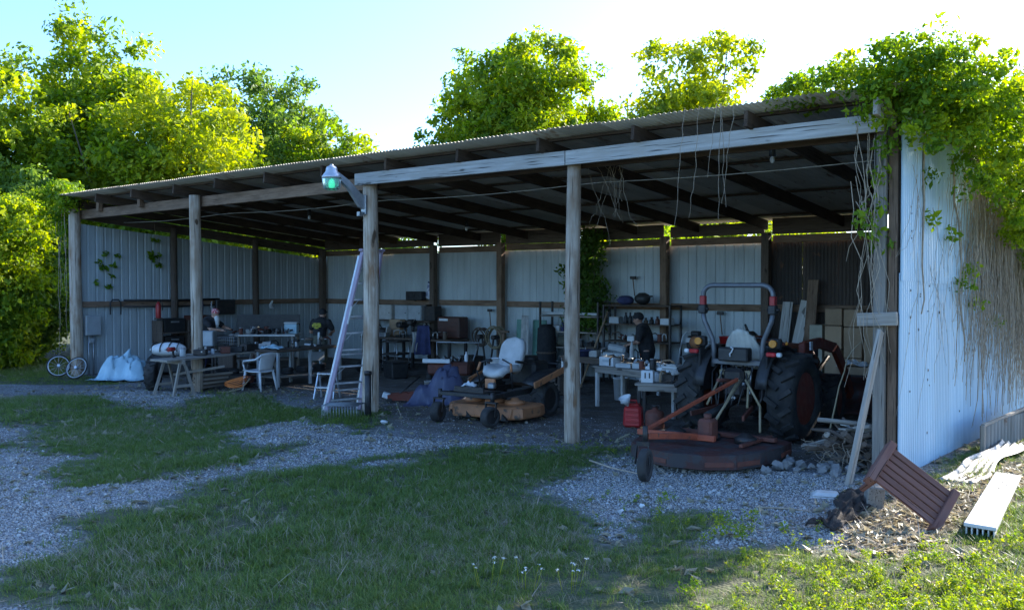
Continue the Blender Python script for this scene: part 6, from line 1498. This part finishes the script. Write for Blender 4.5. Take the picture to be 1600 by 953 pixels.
# ------------------------------------------------------------------ more clutter in the dark
for k, (x, y, w, d_, h, m_, lab) in enumerate([(4.9, 1.1, .55, .4, .34, 'black', 'black storage tub on the floor under the back end of the plank table'), (4.55, 2.0, .5, .38, .42, 'dark_metal', 'steel storage tub behind the black one under the plank table'), (3.6, 3.0, .6, .45, .5, 'brown_box', 'dark brown storage tub on the floor of the left bay'),
        (6.6, 4.6, .6, .45, .38, 'black', 'black storage tub on the floor behind the ladder'), (7.5, 6.4, .55, .4, .45, 'dark_metal', 'steel storage tub in front of the hose reels'), (8.6, 6.2, .5, .45, .36, 'brown_box', 'dark brown storage tub below the pale coat'), (10.6, 6.3, .55, .4, .5, 'black', 'black storage tub in front of the shelf behind the third post'), (11.7, 4.4, .5, .4, .40, 'oldwood', 'wooden storage tub under the far dark table'), (13.9, 5.9, .6, .4, .55, 'black', 'black storage tub left of the tractor at the back')]):
    t = thing('storage_tub', lab, 'tub', (x, y, 0), rnd.uniform(-.5, .5), 'storage tubs on the barn floor')
    MB().box((0, 0, h / 2), (w * .9, d_ * .9, h), None, .03, taper=(1.1, 1.1)).build('body', M[m_], t); MB().box((0, 0, h + .015), (w * 1.04, d_ * 1.04, .03), None, .01).build('lid', M[m_], t)
for k in range(7):
    single(MB().beam((0, 0, 0), (.15 * k - .4, 1.5 + .1 * k, .02), .10, .04, ch=.004), 'stacked_board', M['oldwood' if k % 2 else 'board'], ['lowest', 'second', 'third', 'fourth', 'fifth', 'sixth', 'topmost'][k] + ' loose board of the pile under the plank table', 'board', (5.35, -.1, .06 + .045 * k), -.1 + .05 * k, 'boards under the plank table')
for k, (x, z, ln, lab) in enumerate([(6.9, 1.55, .5, 'thin dark tool hung low on the back wall left of the hoses'), (11.35, 2.4, .4, 'dark tool hung on the back wall beside the ivy'), (13.6, 1.6, .45, 'dark tool hung on the back girt behind the tractor')]):
    t = thing('hung_tool', lab, 'tool', (x, L_ - .09, z), 0, 'tools hung on the back wall'); MB().cyl((0, 0, 0), (.05, 0, -ln), .014, n=6).build('handle', M['girt'], t); MB().box((0, 0, .03), (.16, .04, .07), None, .01).build('head', M['dark_metal'], t)

# small odds and ends along the work surfaces, each its own object
def odds(surface, p0, p1, z, n, seed, depth=.18):
    r = random.Random(seed); p0, p1 = Vector(p0), Vector(p1); nn = Vector((-(p1 - p0).y, (p1 - p0).x, 0)).normalized()
    order = ['first', 'second', 'third', 'fourth', 'fifth', 'sixth', 'seventh', 'eighth', 'ninth', 'tenth', 'eleventh', 'twelfth', 'thirteenth', 'fourteenth']
    tone = {'dark_metal': 'dark steel', 'black': 'black', 'galv': 'grey metal', 'rust_red': 'rusty', 'card': 'tan', 'oldwood': 'brown', 'cloth_pale': 'pale', 'grey_box': 'grey', 'white': 'white', 'mower_orange': 'orange', 'red': 'red'}
    for i in range(n):
        q = p0.lerp(p1, (i + .5) / n) + nn * r.uniform(-depth, depth)
        m_ = r.choice(['dark_metal', 'black', 'black', 'galv', 'rust_red', 'card', 'oldwood', 'cloth_pale', 'grey_box', 'dark_metal', 'white', 'red' if i % 5 == 0 else 'oldwood'])
        kd = r.choice(['tin', 'case', 'drill', 'clamp', 'jar', 'heap'])
        t = thing('bench_' + kd, '%s %s on the %s, %s from its left' % (tone[m_], {'heap': 'parts heap'}.get(kd, kd), surface, order[i]), 'clutter', (q.x, q.y, z), r.uniform(0, 6.28), 'odds and ends on the ' + surface)
        s_ = r.uniform(.8, 1.3)
        if kd in ('tin', 'jar'):
            h = (.13 if kd == 'tin' else .17) * s_
            MB().lathe([(0, 0), (.05 * s_, 0), (.052 * s_, .006), (.052 * s_, h * .92), (.045 * s_, h), (0, h)], 12).build('body', M[m_], t); MB().lathe([(.05 * s_, h), (.05 * s_, h + .018), (0, h + .018)], 12).build('lid', M['galv'], t)
        elif kd == 'case':
            MB().box((0, 0, .06 * s_), (.26 * s_, .17 * s_, .12 * s_), None, .012).build('body', M[m_], t); MB().tube([(-.05, 0, .12 * s_), (-.045, 0, .15 * s_), (.045, 0, .15 * s_), (.05, 0, .12 * s_)], .007, 5).build('handle', M['black'], t); MB().box((.05, -.087 * s_, .08), (.03, .01, .03)).build('latch', M['galv'], t)
        elif kd == 'drill':
            MB().cyl((-.10, 0, .17), (.08, 0, .17), .035 * s_, n=10).build('motor', M[m_], t); MB().cyl((.08, 0, .17), (.17, 0, .17), .018, .008, 8).build('chuck', M['galv'], t); MB().box((-.07, 0, .08), (.05, .035, .15), (0, .2, 0), .012).build('grip', M['black'], t); MB().box((-.08, 0, .02), (.10, .07, .04), None, .01).build('battery', M['black'], t)
        elif kd == 'clamp':
            MB().tube([(-.12, 0, .02), (-.12, 0, .14), (-.05, 0, .19), (.08, 0, .17), (.10, 0, .10)], .016 * s_, 6).build('bow', M[m_], t); MB().cyl((.10, -.0, .02), (.10, 0, .20), .009, n=6).build('screw', M['galv'], t)
        else:
            for j in range(6):
                a = r.uniform(0, 6.28); MB().cyl((.07 * math.cos(a), .07 * math.sin(a), .02 + .018 * j), (.07 * math.cos(a) + r.uniform(-.1, .1), .07 * math.sin(a) + r.uniform(-.1, .1), .03 + .02 * j), r.uniform(.012, .03), n=7).build('piece', M[r.choice(['dark_metal', 'galv', 'rust_red', 'black'])], t)
odds('back bench', (3.2, 6.85, 0), (6.3, 6.85, 0), .812, 11, 3, .2)
odds('pale topped table', (1.75, 3.35, 0), (2.95, 4.3, 0), .957, 9, 4, .2)
odds('plank table', (5.72, -.95, 0), (4.95, 2.2, 0), .778, 9, 5, .14)
odds('steel workbench', (5.9, 1.55, 0), (5.65, 3.3, 0), .827, 7, 6, .2)
odds('long work table', (13.45, 3.6, 0), (15.25, 3.1, 0), .762, 12, 7, .26)
odds('far dark table', (11.35, 5.35, 0), (13.2, 5.2, 0), .742, 10, 8, .2)
odds('first shelf unit, second shelf', (9.3, 7.25, 0), (10.75, 7.25, 0), .767, 8, 9, .1)
odds('second shelf unit, middle shelf', (11.1, 7.3, 0), (12.6, 7.3, 0), .967, 9, 10, .1)
odds('dark bench behind the tractor', (13.6, 6.85, 0), (15.1, 6.85, 0), .862, 7, 11, .15)
odds('low folding table', (15.1, 2.3, 0), (15.65, 2.5, 0), .662, 5, 12, .12)
# ------------------------------------------------------------------ people
def solid(mb, vox=.016, smooth=6):
    """fuse overlapping volumes into one continuous skin"""
    me = mb.mesh('tmp', [])
    o = bpy.data.objects.new('tmp', me); COL.objects.link(o)
    r_ = o.modifiers.new('r', 'REMESH'); r_.mode = 'VOXEL'; r_.voxel_size = vox; r_.use_smooth_shade = True
    s_ = o.modifiers.new('s', 'SMOOTH'); s_.factor = .5; s_.iterations = smooth
    dg = bpy.context.evaluated_depsgraph_get(); dg.update()
    m2 = bpy.data.meshes.new_from_object(o.evaluated_get(dg))
    bpy.data.objects.remove(o)
    n = len(m2.vertices); co = np.zeros(n * 3, dtype=np.float32); m2.vertices.foreach_get('co', co)
    if 'lc' not in m2.attributes:
        a = m2.attributes.new('lc', 'FLOAT_VECTOR', 'POINT'); a.data.foreach_set('vector', co)
    m2.polygons.foreach_set('use_smooth', [True] * len(m2.polygons))
    return m2
def part(mb, name, mat, parent, vox=.016, smooth=5):
    me = solid(mb, vox, smooth); me.materials.clear(); me.materials.append(M[mat]); return put(name, me, parent)
def limb(mb, pts, rs): mb.tube(pts, rs, 10); [mb.ell(p, (r * .99,) * 3, None, 10, 6) for p, r in zip(pts, rs)]
def hand(mb, wrist, d, palm_n):
    """palm, four fingers and a thumb; d points along the hand"""
    d = Vector(d).normalized(); nrm = Vector(palm_n).normalized(); s_ = d.cross(nrm).normalized(); w = Vector(wrist)
    mb.tube([w, w + d * .045, w + d * .085], [.028, .036, .034], 8)
    for k, ln in enumerate((.068, .078, .072, .055)):
        b = w + d * .085 + s_ * (-.03 + .02 * k)
        mb.tube([b, b + d * ln * .5 - nrm * .004, b + d * ln * .85 - nrm * .028], [.0095, .009, .0075], 6)
    b = w + d * .03 - s_ * .032
    mb.tube([b, b + d * .035 - s_ * .022, b + d * .06 - s_ * .02 - nrm * .012], [.012, .011, .009], 6)
def head_mb(mb, c, f, r=.098):
    """skull, jaw, nose and ears; f = facing direction"""
    c = Vector(c); f = Vector(f).normalized(); up = Vector((0, 0, 1)); sd = up.cross(f).normalized(); up2 = f.cross(sd).normalized()
    E = Matrix((sd, f, up2)).transposed()
    mb.ell(c, (r * .80, r * .98, r * 1.12), E, 16, 12); mb.ell(c + f * .025 - up2 * .065, (r * .62, r * .72, r * .62), E, 14, 10)
    mb.tube([c + f * .085 + up2 * .01, c + f * .112 - up2 * .03, c + f * .09 - up2 * .038], [.010, .016, .012], 6)
    for s_ in (-1, 1): mb.ell(c + sd * s_ * r * .82 - up2 * .012, (.012, .022, .032), E, 8, 6); mb.ell(c + f * .084 + sd * s_ * .033 + up2 * .005, (.014, .01, .009), E, 8, 5)
    mb.ell(c + f * .083 - up2 * .062, (.026, .012, .01), E, 8, 5)
    return E, sd, up2
def eyes(parent, c, f, up2, sd):
    for s_ in (-1, 1): MB().ell(Vector(c) + Vector(f) * .09 + sd * s_ * .033 + up2 * .006, (.011, .008, .008), None, 8, 6).build('eye', M['black'], parent)

# person seen from behind at the steel workbench
p2 = thing('person', 'person in black cap and black shirt with yellow back print, working at the steel bench', 'person', (5.0, 3.55, 0), .45)
# local +y is where the person faces, slightly bent over
b = MB()
hip = Vector((0, 0, .88)); chest = Vector((.0, .10, 1.24)); neck = Vector((0, .17, 1.42)); hc = Vector((0, .235, 1.545)); fc = Vector((-.15, .9, -.35))
for s_ in (-1, 1):
    limb(b, [(s_ * .10, 0, .86), (s_ * .12, .04, .47), (s_ * .12, -.02, .09)], [.092, .062, .042])
    b.ell((s_ * .12, .05, .05), (.045, .12, .05), None, 10, 6)
limb(b, [hip, (0, .04, 1.05), chest, (0, .15, 1.36)], [.145, .14, .155, .12]); b.ell(chest + Vector((0, .02, .06)), (.21, .12, .14), None, 14, 8)
limb(b, [neck - Vector((0, .03, .06)), neck + Vector((0, .03, .05))], [.06, .055])
E_, sd_, up_ = head_mb(b, hc, fc)
limb(b, [(-.21, .13, 1.36), (-.30, .20, 1.10), (-.22, .44, 1.02)], [.058, .046, .034]); hand(b, (-.22, .44, 1.02), (.15, .9, -.3), (0, 0, 1))
limb(b, [(.21, .13, 1.36), (.27, .26, 1.12), (.10, .46, 1.04)], [.058, .046, .034]); hand(b, (.10, .46, 1.04), (-.35, .9, -.25), (0, 0, 1))
part(b, 'body', 'skin', p2, .011, 3); eyes(p2, hc, fc.normalized(), up_, sd_)
c = MB(); limb(c, [hip + Vector((0, 0, .02)), (0, .04, 1.05), chest, (0, .15, 1.35)], [.165, .16, .172, .135]); c.ell(chest + Vector((0, .02, .06)), (.235, .135, .16), None, 14, 8)
for s_ in (-1, 1): limb(c, [(s_ * .20, .13, 1.35), (s_ * .265, .17, 1.20)], [.08, .075])
part(c, 'shirt', 'cloth_black', p2)
c = MB(); limb(c, [(0, 0, .94), (0, 0, .82)], [.165, .155])
for s_ in (-1, 1): limb(c, [(s_ * .10, 0, .84), (s_ * .12, .03, .42)], [.112, .095])
part(c, 'shorts', 'olive', p2)
c = MB()
for s_ in (-1, 1): c.ell((s_ * .12, .055, .05), (.055, .135, .06), None, 12, 8); limb(c, [(s_ * .12, -.01, .06), (s_ * .12, 0, .22)], [.055, .055])
part(c, 'boots', 'cloth_pale', p2)
c = MB(); c.ell(hc + Vector((0, -.005, .035)), (.093, .112, .10), None, 16, 10); c.box(hc + Vector((-.01, .12, .045)), (.15, .12, .02), (-.3, 0, .1), .006)
part(c, 'cap', 'cloth_black', p2, .010, 3)
pr_ = MB()
for k, (w, z) in enumerate(((.22, 1.315), (.26, 1.28), (.24, 1.245), (.12, 1.205))):
    n_ = int(w / .03)
    for i in range(n_): pr_.box((-w / 2 + .03 * i + .015, -.108 + .28 * (z - 1.24) + .14 * ((-w / 2 + .03 * i) ** 2) * 4 - .012, z), (.024, .012, .022 if (i * 7 + k) % 3 else .012), (-.25, 0, 0))
pr_.build('back_print', M['yellow'], p2)

# bearded person with a red printed head scarf
p1 = thing('person', 'person with red printed head scarf and long white beard leaning over at the left', 'person', (2.35, 2.05, 0), -1.15)
b = MB(); hip = Vector((0, -.12, .90)); chest = Vector((0, .16, 1.26)); neck = Vector((0, .27, 1.42)); hc = Vector((0, .36, 1.55)); fc = Vector((.25, .9, -.25))
for s_ in (-1, 1):
    limb(b, [(s_ * .10, -.12, .88), (s_ * .12, -.04, .47), (s_ * .12, -.10, .09)], [.10, .066, .045]); b.ell((s_ * .12, -.03, .05), (.045, .12, .05), None, 10, 6)
limb(b, [hip, (0, .0, 1.06), chest, (0, .22, 1.38)], [.16, .165, .17, .13]); b.ell(chest + Vector((0, .02, .06)), (.22, .14, .15), None, 14, 8)
limb(b, [neck - Vector((0, .04, .06)), neck + Vector((0, .04, .06))], [.062, .056])
E_, sd_, up_ = head_mb(b, hc, fc)
limb(b, [(-.21, .20, 1.36), (-.27, .42, 1.20), (-.10, .62, 1.18)], [.06, .05, .036]); hand(b, (-.10, .62, 1.18), (.3, .9, -.1), (0, 0, 1))
limb(b, [(.21, .20, 1.36), (.27, .40, 1.16), (.14, .60, 1.14)], [.06, .05, .036]); hand(b, (.14, .60, 1.14), (-.2, .9, -.1), (0, 0, 1))
part(b, 'body', 'skin', p1, .011, 3); eyes(p1, hc, fc.normalized(), up_, sd_)
c = MB(); limb(c, [hip, (0, .0, 1.06), chest, (0, .22, 1.37)], [.18, .185, .188, .145]); c.ell(chest + Vector((0, .02, .06)), (.245, .155, .17), None, 14, 8)
for s_ in (-1, 1): limb(c, [(s_ * .20, .20, 1.35), (s_ * .26, .36, 1.25)], [.082, .075])
part(c, 'shirt', 'cloth_black', p1)
c = MB(); limb(c, [hip, hip - Vector((0, 0, .1))], [.175, .165])
for s_ in (-1, 1): limb(c, [(s_ * .10, -.12, .84), (s_ * .12, -.04, .47), (s_ * .12, -.10, .10)], [.115, .09, .075])
part(c, 'trousers', 'cloth_blue', p1)
fn_ = fc.normalized()
c = MB(); c.ell(hc + up_ * .045 - fn_ * .012, (.094, .112, .082), E_, 16, 10); c.tube([hc - fn_ * .10 + up_ * .02, hc - fn_ * .14 - up_ * .05], [.03, .015], 8)
part(c, 'head_scarf', 'red_print', p1, .010, 3)
c = MB(); c.tube([hc + fn_ * .045 - up_ * .07, hc + fn_ * .10 - up_ * .13, hc + fn_ * .13 - up_ * .24, hc + fn_ * .14 - up_ * .33], [.062, .066, .05, .018], 12)
c.tube([hc + fn_ * .10 - up_ * .05 - sd_ * .04, hc + fn_ * .105 - up_ * .04, hc + fn_ * .10 - up_ * .05 + sd_ * .04], [.012, .016, .012], 8); part(c, 'beard', 'hair_white', p1, .010, 2)
c = MB()
for s_ in (-1, 1): c.ell((s_ * .12, -.02, .05), (.055, .135, .06), None, 12, 8)
part(c, 'boots', 'black', p1)

# dark dressed person in side view at the far table
p3 = thing('person', 'person in dark clothes and dark cap, seen side on at the far table', 'person', (13.12, 5.45, 0), 2.0)
b = MB(); hip = Vector((0, 0, .90)); chest = Vector((0, .07, 1.25)); neck = Vector((0, .13, 1.42)); hc = Vector((0, .19, 1.56)); fc = Vector((.05, .9, -.3))
for s_ in (-1, 1):
    limb(b, [(s_ * .10, 0, .88), (s_ * .12, .04, .47), (s_ * .12, -.02, .09)], [.095, .064, .044]); b.ell((s_ * .12, .05, .05), (.045, .12, .05), None, 10, 6)
limb(b, [hip, (0, .03, 1.06), chest, (0, .11, 1.37)], [.155, .155, .16, .12]); b.ell(chest + Vector((0, .01, .06)), (.22, .13, .15), None, 14, 8)
limb(b, [neck - Vector((0, .03, .06)), neck + Vector((0, .03, .06))], [.06, .055])
E_, sd_, up_ = head_mb(b, hc, fc)
limb(b, [(-.21, .10, 1.36), (-.26, .16, 1.10), (-.16, .38, 1.02)], [.06, .048, .035]); hand(b, (-.16, .38, 1.02), (.2, .9, -.3), (0, 0, 1))
limb(b, [(.21, .10, 1.36), (.26, .16, 1.10), (.14, .38, 1.02)], [.06, .048, .035]); hand(b, (.14, .38, 1.02), (-.2, .9, -.3), (0, 0, 1))
part(b, 'body', 'skin', p3, .011, 3); eyes(p3, hc, fc.normalized(), up_, sd_)
c = MB(); limb(c, [hip, (0, .03, 1.06), chest, (0, .11, 1.36)], [.178, .176, .18, .135]); c.ell(chest + Vector((0, .01, .06)), (.245, .15, .17), None, 14, 8)
for s_ in (-1, 1): limb(c, [(s_ * .20, .10, 1.35), (s_ * .255, .14, 1.16)], [.082, .075])
part(c, 'shirt', 'cloth_black', p3)
c = MB(); limb(c, [hip, hip - Vector((0, 0, .1))], [.172, .16])
for s_ in (-1, 1): limb(c, [(s_ * .10, 0, .84), (s_ * .12, .04, .47), (s_ * .12, -.02, .10)], [.112, .088, .072])
part(c, 'trousers', 'cloth_black', p3)
c = MB(); c.ell(hc + Vector((0, -.01, .04)), (.094, .114, .10), None, 16, 10); c.box(hc + Vector((0, .125, .045)), (.15, .12, .02), (-.25, 0, 0), .006); part(c, 'cap', 'cloth_black', p3, .010, 3)
c = MB()
for s_ in (-1, 1): c.ell((s_ * .12, .055, .05), (.055, .135, .06), None, 12, 8)
part(c, 'boots', 'black', p3)
